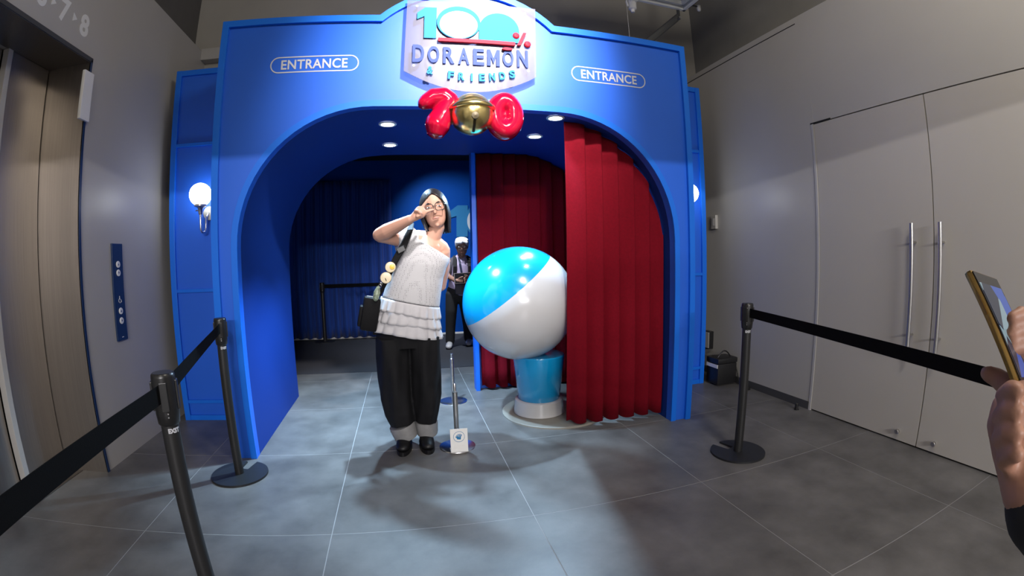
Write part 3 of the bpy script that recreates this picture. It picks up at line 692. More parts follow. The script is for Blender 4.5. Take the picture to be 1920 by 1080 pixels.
# ------------------------------------------------------------------ stanchions with belts
def stanchion(loc, lab, belt_to=None, notch=2.3, letters=None, scale=1.0, base_r=0.165, h=0.89, cat='stanchion'):
    x, y = loc
    t = thing('stanchion', lab, cat, (x, y, 0), 'black belt stanchions')
    pts = []
    for k in range(48):
        a = notch + 0.20 + (2 * PI - 0.40) * k / 47; pts.append((x + base_r * math.cos(a), y + base_r * math.sin(a)))
    pts.append((x + 0.06 * math.cos(notch - 0.45), y + 0.06 * math.sin(notch - 0.45))); pts.append((x + 0.06 * math.cos(notch + 0.45), y + 0.06 * math.sin(notch + 0.45)))
    obj('base', prism(BM(), pts, 0, 0.012, 'z'), 'base_black', t)
    obj('post', lathe(BM(), [(0.026, 0.012), (0.026, 0.02), (0.0255, h - 0.135)], (x, y, 0), 28), 'black_satin', t, True)
    hd = obj('head', lathe(BM(), [(0.026, h - 0.145), (0.031, h - 0.14), (0.034, h - 0.11), (0.034, h - 0.012), (0.033, h - 0.004), (0.029, h), (0, h)], (x, y, 0), 32), 'black_plastic', t, True, 40)
    for k in range(4):
        a = 0.4 + k * PI / 2
        obox_b = obox(BM(), Vector((x + 0.0345 * math.cos(a), y + 0.0345 * math.sin(a), h - 0.062)), Vector((-math.sin(a), math.cos(a), 0)), Vector((math.cos(a), math.sin(a), 0)), Vector((0, 0, 1)), 0.011, 0.0035, 0.04, 0.002)
        obj('belt_slot', obox_b, 'black_plastic', hd)
    for z in (h - 0.025, h - 0.108, h - 0.118):
        d_ = Vector((-x, -y, 0)).normalized(); obj('screw', chain(BM(), [Vector((x, y, z)) + d_ * 0.0335, Vector((x, y, z)) + d_ * 0.0352], [0.0022] * 2, 8, (0, 0, 1), caps=False), 'chrome', hd)
    if letters:
        d_ = Vector((-x, -y, 0)).normalized(); ax = Vector((0, 0, 1)).cross(d_)
        rr = 0.0265
        me = text_mesh(letters, 0.034, 0.014, 0.0006, (1, 0, 0), (0, 0, 1), (0, -1, 0), (0, 0, 0), 0.06)
        base = math.atan2(d_.y, d_.x) + 0.35
        for v in me.vertices:
            a = base + v.co.x / rr; q = rr + (-v.co.y); v.co = Vector((x + q * math.cos(a), y + q * math.sin(a), h - 0.158 + v.co.z))
        obj('brand_lettering', me, 'white_print', t)
    if belt_to:
        P, Q = Vector((x, y, 0)), Vector((belt_to[0], belt_to[1], 0)); d_ = (Q - P); L = d_.length; d_.normalize(); nrm = Vector((-d_.y, d_.x, 0))
        c = P + d_ * (0.03 + (L - belt_to[2] - 0.03) / 2) + Vector((0, 0, h - 0.053))
        obj('belt', obox(BM(), c, d_, nrm, Vector((0, 0, 1)), (L - belt_to[2] - 0.03) / 2, 0.0012, 0.025), 'belt', t)
    return t
stanchion((-1.016, 2.449), 'black belt stanchion standing against the blue entrance frame', (-0.683, 1.195, 0.038), notch=1.4, letters='EXST')
stanchion((-0.683, 1.195), 'tall black belt stanchion closest to the lift with white brand lettering', (-0.50, -0.9, 0), notch=1.0, letters='EXST')
stanchion((1.822, 2.037), 'black belt stanchion before the grey double doors', (1.11, -0.9, 0), notch=1.85, letters='EXST')
stanchion((-1.225, 6.80), 'black belt stanchion in the dim room before the navy curtain', (0.35, 6.75, 0), notch=1.0, base_r=0.15, h=0.86)

# ------------------------------------------------------------------ small chrome barrier stands
def stand(c, lab, card):
    x, y = c; t = thing('barrier_stand', lab, 'barrier stand', (x, y, 0), 'low chrome barrier stands in the opening')
    obj('base', lathe(BM(), [(0.0, 0.014), (0.02, 0.014), (0.095, 0.009), (0.112, 0.004), (0.114, 0.0), (0, 0)], (x, y, 0), 40), 'chrome', t, True, 30)
    obj('lower_tube', lathe(BM(), [(0.0155, 0.012), (0.0155, 0.355), (0.010, 0.36), (0, 0.36)], (x, y, 0), 20), 'brushed', t, True, 40)
    return t
t = stand((0.262, 2.72), 'low chrome barrier stand carrying a white card with a blue hand', True)
cx, cy = 0.262, 2.600
card = obj('sign_card', box(BM(), cx - 0.052, cx + 0.052, cy - 0.002, cy + 0.002, 0.013, 0.162, 0.001), 'white_plastic', t)
obj('card_foot', box(BM(), cx - 0.052, cx + 0.052, cy, cy + 0.07, 0.011, 0.014), 'white_plastic', t)
b = BM(); hz = 0.112; yy = cy - 0.0035
b2 = band(BM(), ell(cx, hz, 0.034, 0.034), ell(cx, hz, 0.032, 0.032), yy, yy + 0.001); obj('ring_mark', b2, 'cyan_print', card)
chain(b, [(cx - 0.002, yy, hz - 0.016), (cx, yy, hz - 0.002)], [(0.012, 0.0008), (0.012, 0.0008)], 12)
for dx, dz, l in ((-0.010, 0.0, 0.014), (-0.004, 0.004, 0.018), (0.003, 0.004, 0.018), (0.009, 0.002, 0.015)):
    chain(b, [(cx + dx, yy, hz + dz - 0.004), (cx + dx * 1.5 + 0.002, yy, hz + dz + l * 0.75)], [(0.0028, 0.0007)] * 2, 8)
chain(b, [(cx - 0.008, yy, hz - 0.01), (cx - 0.02, yy, hz + 0.002)], [(0.003, 0.0007)] * 2, 8)
obj('hand_mark', b, 'cyan_print', card)
for k in range(3): obj('print_line', box(BM(), cx - 0.03, cx + 0.03, yy + 0.0008, yy + 0.0015, 0.055 - k * 0.009, 0.0575 - k * 0.009), 'grey_print', card)
obj('upper_rod', lathe(BM(), [(0.0085, 0.355), (0.0085, 0.405), (0.006, 0.41), (0, 0.41)], (0.262, 2.72, 0), 16), 'chrome', t, True, 40)
t = stand((0.338, 3.66), 'bare low chrome barrier stand farther back in the passage', False)
obj('upper_rod', lathe(BM(), [(0.0085, 0.355), (0.0085, 0.39), (0.011, 0.395), (0.0, 0.402)], (0.338, 3.66, 0), 16), 'chrome', t, True, 40)

# ------------------------------------------------------------------ round sculpture on its platform
pf = obj('display_platform', lathe(BM(), [(0, 0.013), (0.388, 0.013), (0.392, 0.010), (0.392, 0.0), (0, 0)], (1.05, 3.2, 0), 64), 'platform')
tag(pf, 'flat round beige platform under the blue and white sculpture', 'platform')
sc = thing('ball_sculpture', 'glossy sky blue and white ball sculpture on a short flared stand', 'sculpture', (0.92, 3.2, 0.013))
bc = Vector((0.80, 3.24, 0.825)); Rb = 0.408
axis = Vector((-0.62, 0.05, 0.78)).normalized(); q = axis.to_track_quat('Z', 'Y').to_matrix().to_4x4()
def cap(a0, a1, r, n=18): return [(r * math.sin(a0 + (a1 - a0) * k / n), r * math.cos(a0 + (a1 - a0) * k / n)) for k in range(n + 1)]
for nm, a0, a1, m in (('upper_shell', 0, 1.25, 'sky_gloss'), ('lower_shell', 1.25, PI, 'white_gloss')):
    b = lathe(BM(), cap(a0, a1, Rb), (0, 0, 0), 56); b.transform(Matrix.Translation(bc) @ q); obj(nm, b, m, sc, True)
obj('plinth', lathe(BM(), [(0, 0.12), (0.15, 0.12), (0.155, 0.125), (0.19, 0.445), (0.185, 0.452), (0, 0.452)], (0.93, 3.2, 0), 40), 'sky_gloss', sc, True, 40)
obj('plinth_base', lathe(BM(), [(0, 0.013), (0.185, 0.013), (0.19, 0.018), (0.178, 0.115), (0.172, 0.12), (0, 0.12)], (0.93, 3.2, 0), 40), 'white_gloss', sc, True, 40)

# ------------------------------------------------------------------ black cooler box
t = thing('cooler_box', 'black cooler box with white stripe and carrying strap beside the blue panel', 'cooler box', (2.69, 3.33, 0))
obj('body', box(BM(), 2.585, 2.80, 3.24, 3.41, 0.012, 0.20, 0.012), 'cooler_black', t, True, 40)
lid = obj('lid', box(BM(), 2.58, 2.805, 3.235, 3.415, 0.20, 0.25, 0.014), 'cooler_black', t, True, 40)
obj('strap', chain(BM(), [(2.62 + 0.15 * k / 8, 3.30, 0.245 + 0.06 * math.sin(PI * k / 8)) for k in range(9)], [0.006] * 9, 8, (0, 1, 0)), 'black_plastic', lid)
obj('stripe', box(BM(), 2.578, 2.5845, 3.245, 3.405, 0.165, 0.195), 'white_plastic', t)
obj('power_cord', chain(BM(), [(2.80, 3.32, 0.20), (2.815, 3.28, 0.17), (2.812, 3.24, 0.10), (2.80, 3.20, 0.03), (2.79, 3.12, 0.012), (2.775, 3.07, 0.01)], [0.006] * 6, 8), 'black_plastic', t, True)
obj('plug', box(BM(), 2.755, 2.785, 3.02, 3.07, 0.0, 0.03, 0.005), 'black_plastic', t)

# ------------------------------------------------------------------ people
def figure_head(bm, hp, s=1.0):
    """cranium, jaw, nose and ears into one bmesh; hp(right, forward, up) gives a point of the head"""
    prof = [(-0.104, 0.012, 0.012, 0.056), (-0.101, 0.028, 0.026, 0.052), (-0.092, 0.044, 0.044, 0.040), (-0.072, 0.058, 0.064, 0.022), (-0.042, 0.067, 0.079, 0.008), (-0.010, 0.071, 0.087, 0.002),
            (0.030, 0.073, 0.090, -0.003), (0.060, 0.070, 0.086, -0.006), (0.086, 0.056, 0.070, -0.008), (0.100, 0.034, 0.044, -0.010), (0.105, 0.012, 0.014, -0.010)]
    P = [hp(0, f * s, c * s) for c, a, b_, f in prof]
    sd = hp(1, 0, 0) - hp(0, 0, 0)
    chain(bm, P, [(a * s, b_ * s) for c, a, b_, f in prof], 22, sd)
    chain(bm, [hp(0, 0.080 * s, 0.006 * s), hp(0, 0.088 * s, -0.018 * s), hp(0, 0.089 * s, -0.030 * s)], [0.005 * s, 0.008 * s, 0.0095 * s], 10, sd)
    for k in (-1, 1): chain(bm, [hp(k * 0.074 * s, -0.006 * s, 0.014 * s), hp(k * 0.072 * s, 0.0, -0.024 * s)], [(0.010 * s, 0.017 * s), (0.007 * s, 0.010 * s)], 10, sd)
def face_parts(parent, hp, s=1.0, mouth=True):
    for k in (-1, 1):
        e = obj('eye', chain(BM(), [hp((k * 0.031 - 0.010) * s, 0.0800 * s, 0.006 * s), hp((k * 0.031 + 0.010) * s, 0.0800 * s, 0.006 * s)], [(0.0042 * s, 0.0055 * s)] * 2, 10, (0, 0, 1)), 'eye_white', parent, True)
        obj('iris', chain(BM(), [hp(k * 0.031 * s, 0.0825 * s, 0.006 * s), hp(k * 0.031 * s, 0.0845 * s, 0.006 * s)], [0.0048 * s, 0.004 * s], 10), 'dark_iris', e, True)
        obj('eyebrow', chain(BM(), [hp((k * 0.031 - 0.016) * s, 0.083 * s, 0.026 * s), hp(k * 0.031 * s, 0.088 * s, 0.030 * s), hp((k * 0.031 + 0.016) * s, 0.083 * s, 0.026 * s)], [0.002 * s, 0.0032 * s, 0.002 * s], 8), 'hair', parent)
    if mouth:
        obj('lips', chain(BM(), [hp(-0.020 * s, 0.078 * s, -0.063 * s), hp(-0.008 * s, 0.0842 * s, -0.061 * s), hp(0.008 * s, 0.0842 * s, -0.061 * s), hp(0.020 * s, 0.078 * s, -0.063 * s)],
                          [0.002 * s, 0.0048 * s, 0.0048 * s, 0.002 * s], 10, (0, 0, 1)), 'lip', parent, True)
def glasses(parent, hp, s=1.0, r=0.0017):
    for k in (-1, 1):
        P = []
        for i in range(25):
            a = 2 * PI * i / 24; ca, sa = math.cos(a), math.sin(a)
            P.append(hp((k * 0.034 + 0.028 * math.copysign(abs(ca) ** 0.6, ca)) * s, (0.102 - 0.006 * abs(k * 0.034 + 0.028 * ca) / 0.06) * s, (0.002 + 0.023 * math.copysign(abs(sa) ** 0.6, sa)) * s))
        g = obj('spectacle_rim', chain(BM(), P, [r * s] * 25, 8), 'black_plastic', parent, True)
        obj('temple', chain(BM(), [hp(k * 0.062 * s, 0.097 * s, 0.010 * s), hp(k * 0.077 * s, 0.06 * s, 0.012 * s), hp(k * 0.079 * s, -0.01 * s, 0.012 * s)], [r * s] * 3, 8), 'black_plastic', g)
    obj('bridge', chain(BM(), [hp(-0.008 * s, 0.102 * s, 0.006 * s), hp(0, 0.104 * s, 0.009 * s), hp(0.008 * s, 0.102 * s, 0.006 * s)], [r * s] * 3, 8), 'black_plastic', parent)
def frame_of(c, fwd, up):
    f = Vector(fwd).normalized(); u = Vector(up); u = (u - f * u.dot(f)).normalized(); r = u.cross(f)
    return lambda a, b_, c_: Vector(c) + r * a + f * b_ + u * c_

# --- the woman with the peace sign
w = thing('person', 'woman in glasses, white off-shoulder top and wide black jeans making a peace sign', 'person', (0.02, 2.81, 0))
hc = at(814, 391, 2.79)
hp = frame_of(hc, (-0.06, -1, -0.04), (-0.17, 0, 1))
b = BM(); figure_head(b, hp, 0.99)
chain(b, [hp(0, -0.012, -0.05), hp(0, -0.014, -0.11), Vector((0.155, 2.825, 1.27)), Vector((0.13, 2.83, 1.20))], [(0.047, 0.05), (0.045, 0.048), (0.055, 0.055), (0.09, 0.07)], 18)
chain(b, [Vector((0.04, 2.83, 1.285)), Vector((0.11, 2.835, 1.275)), Vector((0.17, 2.835, 1.25)), Vector((0.226, 2.83, 1.212))], [(0.055, 0.055), (0.062, 0.06), (0.062, 0.06), (0.05, 0.052)], 16, (0, 1, 0))
chain(b, [Vector((0.13, 2.82, 1.24)), Vector((0.12, 2.82, 1.12))], [(0.10, 0.075), (0.115, 0.09)], 16)
# bare shoulder, other arm folded behind the back
chain(b, [Vector((0.222, 2.83, 1.205)), Vector((0.228, 2.87, 1.10)), Vector((0.215, 2.93, 0.99)), Vector((0.13, 2.96, 0.93)), Vector((0.05, 2.96, 0.92))], [0.052, 0.045, 0.04, 0.032, 0.028], 14)
# raised arm
elb = at(711, 441, 2.73); wri = at(770, 411, 2.60)
chain(b, [Vector((0.04, 2.82, 1.285)), Vector((-0.04, 2.79, 1.285)), elb.lerp(Vector((0.04, 2.82, 1.285)), 0.22), elb], [0.052, 0.047, 0.045, 0.042], 16, (0, 1, 0))
chain(b, [elb, elb.lerp(wri, 0.25), elb.lerp(wri, 0.6), wri], [0.041, 0.045, 0.037, 0.026], 16, (0, 1, 0))
YH = 2.585
def hpt(px, py, dy=0.0): return at(px, py, YH + dy)
chain(b, [wri, hpt(778, 406), hpt(787, 399), hpt(792, 394)], [(0.024, 0.018), (0.030, 0.018), (0.036, 0.018), (0.033, 0.016)], 16, (0.6, 0, 0.8))
chain(b, [hpt(791, 391), hpt(795, 384), hpt(799, 379), hpt(801, 375)], [0.0098, 0.0092, 0.0085, 0.0075], 12)         # index finger
chain(b, [hpt(797, 398), hpt(803, 396), hpt(808, 394.5), hpt(812.5, 393)], [0.0098, 0.0092, 0.0085, 0.0075], 12)     # middle finger
for q_ in (((793, 402), (789, 400), (787, 404), (789, 407)), ((788, 405), (783, 402), (782, 406), (785, 409))):        # folded ring and little fingers
    chain(b, [hpt(*q_[0]), hpt(*q_[1], -0.022), hpt(*q_[2], -0.030), hpt(*q_[3], -0.018)], [0.0095, 0.0092, 0.0088, 0.008], 12)
chain(b, [hpt(779, 401, 0.0), hpt(780, 395, -0.014), hpt(785, 396, -0.030), hpt(788, 399, -0.036)], [0.0125, 0.0112, 0.010, 0.0085], 12)  # thumb over them
body = obj('body', blend_mesh(b, 0.0042, 5), 'skin', w, True)
face_parts(w, hp, 0.99); glasses(w, hp, 0.97, 0.0023)
# hair: crown, centre parting, side locks to the jaw and shoulder
def bob_hair(parent, hp, m, len_l, len_r, open_=1.0):
    b = BM(); a_, b_, c_ = 0.086, 0.108, 0.121; nt, nv, nd = 40, 16, 10
    def phi0(th):
        x = (th - 0.80) / (PI / 2 - 0.80); return 0.0 if x <= 0 else open_ * 0.98 * min(x, 1.0) ** 0.6
    for sgn, ln in ((-1, len_l), (1, len_r)):
        rows = []
        for i in range(nv + nd + 1):
            th = 0.03 + (PI / 2 - 0.03) * min(i / nv, 1.0); row = []
            for j in range(nt + 1):
                t_ = j / nt; p0 = phi0(th); f = p0 + (PI - p0) * t_
                k = 1 + 0.012 * math.sin(34 * f) * math.sin(th) + 0.006 * math.sin(71 * f)
                x, y, z = a_ * math.sin(th) * math.sin(f) * k * sgn, b_ * math.sin(th) * math.cos(f) * k - 0.004, c_ * math.cos(th)
                if i > nv:
                    d = (i - nv) / nd; z = -ln * d * (1 - 0.04 * math.sin(23 * f)); q = 1 + 0.05 * math.sin(PI * min(d * 1.4, 1)) - 0.16 * d * d
                    x *= q; y = (y + 0.004) * (1 - 0.16 * d) - 0.004 - 0.012 * d
                row.append(b.verts.new(hp(x, y, z)))
            rows.append(row)
        for r0, r1 in zip(rows, rows[1:]):
            for j in range(nt): b.faces.new((r0[j], r0[j + 1], r1[j + 1], r1[j]))
    bmesh.ops.remove_doubles(b, verts=b.verts[:], dist=0.0006)
    o = obj('hair', b, m, parent, True); sd = o.modifiers.new('thick', 'SOLIDIFY'); sd.thickness = 0.009; sd.offset = -0.6
    return o
bob_hair(w, hp, 'hair', 0.125, 0.155)
obj('hair_clip', chain(BM(), [hp(-0.088, 0.045, 0.018), hp(-0.090, 0.030, 0.006)], [0.007, 0.006], 10), 'white_gloss', w, True)
# top
def tilt_ring(c, slope): return Vector((1, 0, slope)).normalized()
b = BM()
rows = [((0.026, 2.815, 0.905), 0.172, 0.125, -0.22), ((0.045, 2.815, 0.985), 0.166, 0.122, -0.17), ((0.063, 2.82, 1.06), 0.164, 0.12, -0.12), ((0.09, 2.82, 1.135), 0.158, 0.118, -0.20), ((0.118, 2.822, 1.20), 0.146, 0.104, -0.45), ((0.133, 2.825, 1.245), 0.137, 0.088, -0.62)]
seg = 40; rings = []
for (c, a, d_, sl) in rows:
    ax = Vector((1, 0, sl)); q_ = []
    for j in range(seg):
        t_ = 2 * PI * j / seg; q_.append(b.verts.new(Vector(c) + ax * (a * math.cos(t_)) + Vector((0, 1, 0)) * (d_ * math.sin(t_))))
    rings.append(q_)
for a, c in zip(rings, rings[1:]):
    for j in range(seg): b.faces.new((a[j], a[(j + 1) % seg], c[(j + 1) % seg], c[j]))
b.faces.new(rings[0]); b.faces.new(rings[-1])
chain(b, [Vector((0.055, 2.822, 1.275)), Vector((0.0, 2.81, 1.272)), Vector((-0.05, 2.795, 1.268))], [(0.072, 0.068), (0.07, 0.074), (0.066, 0.078)], 18, (0, 1, 0), caps=False)
chain(b, [Vector((0.03, 2.82, 1.325)), Vector((0.045, 2.82, 1.28))], [(0.04, 0.06), (0.055, 0.07)], 16)
top = obj('top', blend_mesh(b, 0.006, 3), 'dotted_knit', w, True)
# small star print on the chest
def star(cx, cz, r):
    return [(cx + (r if k % 2 == 0 else r * 0.42) * math.sin(PI * k / 5), cz + (r if k % 2 == 0 else r * 0.42) * math.cos(PI * k / 5)) for k in range(10)]
# ruffled tiers under the hem
def tier(c0, a0, d0, s0, c1, a1, d1, s1, waves, amp, seed):
    rnd = random.Random(seed); b = BM(); seg = 200; nz = 7; rings = []
    ph = rnd.uniform(0, 6); 
    for i in range(nz):
        v = i / (nz - 1); c = Vector(c0).lerp(Vector(c1), v); a = a0 + (a1 - a0) * v; d_ = d0 + (d1 - d0) * v; sl = s0 + (s1 - s0) * v; q_ = []
        for j in range(seg):
            t_ = 2 * PI * j / seg; k = 1 + amp * (0.25 + v) * (abs(math.sin(waves * t_ / 2 + ph)) * 1.6 - 0.9 + 0.5 * math.sin(5 * t_ + ph * 2))
            q_.append(b.verts.new(c + Vector((1, 0, sl)) * (a * k * math.cos(t_)) + Vector((0, 1, 0)) * (d_ * k * math.sin(t_)) + Vector((0, 0, 0.004 * v * math.sin(3 * t_ + ph)))))
        rings.append(q_)
    for a, c in zip(rings, rings[1:]):
        for j in range(seg): b.faces.new((a[j], a[(j + 1) % seg], c[(j + 1) % seg], c[j]))
    o = obj('ruffle_tier', b, 'ruffle', w, True); m_ = o.modifiers.new('thick', 'SOLIDIFY'); m_.thickness = 0.003
tier((0.022, 2.815, 0.905), 0.176, 0.13, -0.22, (0.010, 2.81, 0.835), 0.190, 0.142, -0.20, 22, 0.030, 1)
tier((0.016, 2.812, 0.86), 0.176, 0.13, -0.20, (0.002, 2.81, 0.775), 0.203, 0.150, -0.18, 19, 0.034, 2)
tier((0.008, 2.81, 0.80), 0.184, 0.138, -0.18, (-0.006, 2.81, 0.712), 0.213, 0.158, -0.16, 17, 0.036, 3)
# wide jeans
b = BM()
def fold(k, a): return 1 + 0.05 * math.sin(4 * a + k * 0.9) + 0.035 * math.sin(7 * a - k * 1.3)
yl = 2.80
chain(b, [(-0.005, 2.815, 0.86), (-0.005, 2.815, 0.74), (-0.005, 2.815, 0.64)], [(0.165, 0.125), (0.188, 0.135), (0.19, 0.13)], 32, caps=False)
chain(b, [(-0.10, yl, 0.70), (-0.100, yl, 0.58), (-0.098, yl, 0.45), (-0.092, yl, 0.33), (-0.078, yl - 0.005, 0.23), (-0.066, yl - 0.01, 0.155)], [(0.098, 0.12), (0.097, 0.125), (0.097, 0.13), (0.098, 0.13), (0.092, 0.12), (0.078, 0.10)], 36, caps=False, shape=fold)
chain(b, [(0.092, yl, 0.70), (0.093, yl, 0.58), (0.096, yl, 0.45), (0.096, yl, 0.33), (0.088, yl, 0.23), (0.082, yl, 0.16)], [(0.098, 0.12), (0.095, 0.125), (0.088, 0.125), (0.086, 0.125), (0.078, 0.115), (0.068, 0.095)], 36, caps=False, shape=lambda k, a: fold(k + 2, a + 1))
obj('jeans', blend_mesh(b, 0.006, 2), 'denim', w, True)
for (cx, cy, cz, a, d_, sl) in ((-0.060, yl - 0.012, 0.105, 0.078, 0.098, 0.28), (0.082, yl, 0.115, 0.067, 0.092, 0.03)):
    b = BM(); sd = Vector((1, 0, sl)).normalized(); up = Vector((-sl, 0, 1)).normalized(); c = Vector((cx, cy, cz))
    chain(b, [c - up * 0.042, c - up * 0.03, c + up * 0.03, c + up * 0.046], [(a * 0.97, d_ * 0.97), (a * 1.0, d_), (a * 1.06, d_ * 1.03), (a * 1.03, d_)], 32, sd, caps=False, shape=lambda k, a_: 1 + 0.02 * math.sin(5 * a_ + k))
    obj('turned_cuff', b, 'denim_inside', w, True, 50)
# shoes
for cx, cy, ang in ((-0.062, 2.77, -0.12), (0.072, 2.775, 0.06)):
    d_ = Vector((math.sin(ang), -math.cos(ang), 0)); c = Vector((cx, cy, 0))
    b = BM()
    chain(b, [c - d_ * 0.10 + Vector((0, 0, 0.055)), c - d_ * 0.04 + Vector((0, 0, 0.065)), c + d_ * 0.04 + Vector((0, 0, 0.058)), c + d_ * 0.10 + Vector((0, 0, 0.045)), c + d_ * 0.125 + Vector((0, 0, 0.042))],
          [(0.034, 0.035), (0.038, 0.045), (0.044, 0.036), (0.042, 0.026), (0.034, 0.02)], 18)
    sh = obj('shoe', b, 'shoe', w, True)
    pts = []
    for k in range(32):
        a = 2 * PI * k / 32; l = 0.142 * math.cos(a); sdv = Vector((d_.y, -d_.x, 0)); p_ = c + d_ * (0.012 + l) + sdv * (0.046 * math.sin(a) * (1 + 0.12 * math.cos(a))); pts.append((p_.x, p_.y))
    obj('sole', prism(BM(), pts, 0.0, 0.026, 'z'), 'shoe', sh)
# handbag on its strap
bg = thing('handbag', 'black leather shoulder bag with round badges hanging at the side of the woman', 'handbag', tuple(at(692, 617, 2.74)))
cb = at(694, 588, 2.745)
axb = Vector((0.97, 0.1, -0.18)).normalized(); azb = Vector((0.2, 0, 0.98)).normalized(); ayb = azb.cross(axb).normalized(); axb = ayb.cross(azb)
obj('bag_body', obox(BM(), cb, axb, ayb, azb, 0.050, 0.06, 0.098, 0.018), 'leather', bg, True, 50)
obj('front_pocket', obox(BM(), cb - axb * 0.05 - azb * 0.02, axb, ayb, azb, 0.016, 0.045, 0.06, 0.01), 'leather', bg, True, 50)
obj('zip', chain(BM(), [cb + azb * 0.099 - axb * 0.035, cb + azb * 0.101 + axb * 0.035], [0.003] * 2, 8), 'brushed', bg)
obj('side_tab', obox(BM(), cb - azb * 0.10 + axb * 0.045, axb, ayb, azb, 0.012, 0.01, 0.02, 0.004), 'leather', bg)
S1 = at(769, 431, 2.715); S2 = at(756, 462, 2.685); S3 = at(741, 488, 2.685); S4 = at(728, 520, 2.68); S5 = at(712, 553, 2.70)
stp = obj('shoulder_strap', chain(BM(), [Vector((0.04, 2.85, 1.375)), S1, S2, S3, S4, S5, cb + azb * 0.09 + axb * 0.02], [(0.019, 0.003), (0.019, 0.003), (0.021, 0.003), (0.019, 0.003), (0.012, 0.003), (0.010, 0.003), (0.010, 0.003)], 10, (1, 0, 0.3)), 'leather', bg)
obj('strap_slider', obox(BM(), at(752, 468, 2.678), Vector((0.9, 0, 0.42)), Vector((0, 1, 0)), Vector((-0.42, 0, 0.9)), 0.024, 0.005, 0.016, 0.003), 'black_plastic', stp)
for (px, py, r, m, nm) in ((732, 501, 0.031, 'badge_cream', 'pin_badge'), (723.5, 521, 0.033, 'badge_cream', 'pin_badge')):
    q_ = at(px, py, 2.665); bd = obj(nm, lathe(BM(), [(r, 0.006), (r, 0.0), (r * 0.9, -0.005), (0, -0.008)], q_, 24, 'y'), m, bg, True, 40)
    if py < 510: obj('badge_print', lathe(BM(), [(0.015, -0.007), (0.014, -0.0095), (0, -0.0105)], q_ + Vector((0.010, 0, 0.002)), 18, 'y'), 'badge_yellow', bd)
    else: obj('badge_print', chain(BM(), [q_ + Vector((-0.003, -0.0075, -0.002)), q_ + Vector((0.002, -0.0075, -0.016))], [0.002] * 2, 8), 'black_plastic', bd)
q_ = at(707, 548, 2.67)
obj('bottle_charm', chain(BM(), [q_ + Vector((-0.010, 0, -0.035)), q_, q_ + Vector((0.008, 0, 0.028))], [0.017, 0.019, 0.010], 14), 'charm_green', bg, True)
for k in range(3): obj('ring_link', lathe(BM(), [(0.007, -0.001), (0.009, 0), (0.007, 0.001)], at(712.5 + k * 1.5, 536 - k * 3.5, 2.668), 12, 'y'), 'chrome', bg)

# --- the older man in the far room
mn = thing('person', 'white-haired person in lavender vest holding a tablet in the room behind', 'person', (0.62, 5.93, 0))
hc2 = Vector((0.716, 5.86, 1.305)); hp2 = frame_of(hc2, (-0.12, -1, -0.25), (0, -0.05, 1))
b = BM(); figure_head(b, hp2, 1.02)
chain(b, [hp2(0, -0.02, -0.05), Vector((0.712, 5.92, 1.17)), Vector((0.71, 5.93, 1.12))], [0.048, 0.05, 0.06], 14)
chain(b, [(0.58, 5.93, 1.11), (0.535, 5.90, 0.98), (0.53, 5.85, 0.93), (0.60, 5.72, 0.885), (0.635, 5.69, 0.875)], [0.04, 0.036, 0.034, 0.028, 0.026], 12)
chain(b, [(0.845, 5.93, 1.11), (0.885, 5.90, 0.97), (0.86, 5.82, 0.93), (0.80, 5.72, 0.90), (0.775, 5.69, 0.895)], [0.04, 0.036, 0.034, 0.028, 0.026], 12)
for s_, cx in ((1, 0.635), (-1, 0.775)):
    cz = 0.875 if s_ > 0 else 0.895
    chain(b, [(cx, 5.69, cz), (cx + 0.03 * s_, 5.675, cz), (cx + 0.05 * s_, 5.67, cz + 0.005)], [(0.026, 0.016), (0.030, 0.016), (0.028, 0.014)], 12, (0, 0, 1))
    for k in range(4): chain(b, [(cx + 0.05 * s_, 5.668, cz - 0.024 + k * 0.016), (cx + 0.085 * s_, 5.66, cz - 0.026 + k * 0.017), (cx + 0.10 * s_, 5.672, cz - 0.024 + k * 0.016)], [0.0085, 0.008, 0.007], 8)
    chain(b, [(cx + 0.01 * s_, 5.68, cz + 0.026), (cx + 0.035 * s_, 5.655, cz + 0.045), (cx + 0.06 * s_, 5.65, cz + 0.05)], [0.011, 0.0095, 0.008], 8)
obj('body', blend_mesh(b, 0.0055, 3), 'skin_old', mn, True)
face_parts(mn, hp2, 1.02); glasses(mn, hp2, 1.05, 0.0025)
b = BM(); prof = [(-0.04, 0.076, 0.060, -0.040), (0.0, 0.086, 0.080, -0.026), (0.05, 0.090, 0.094, -0.012), (0.088, 0.080, 0.086, -0.004), (0.106, 0.055, 0.06, -0.004), (0.114, 0.028, 0.03, -0.004), (0.116, 0.006, 0.006, -0.004)]
chain(b, [hp2(0, f, c) for c, a, b_, f in prof], [(a, b_) for c, a, b_, f in prof], 22)
chain(b, [hp2(-0.06, 0.06, 0.062), hp2(0, 0.088, 0.072), hp2(0.06, 0.06, 0.062)], [0.022, 0.026, 0.022], 12)
obj('hair', blend_mesh(b, 0.006, 3), 'hair_white', mn, True)
b = BM()
chain(b, [(0.66, 5.95, 0.68), (0.675, 5.95, 0.80), (0.70, 5.94, 0.95), (0.712, 5.94, 1.07), (0.712, 5.94, 1.14)], [(0.135, 0.10), (0.135, 0.105), (0.14, 0.11), (0.145, 0.105), (0.10, 0.075)], 24)
obj('vest', blend_mesh(b, 0.008, 3), 'lavender', mn, True)
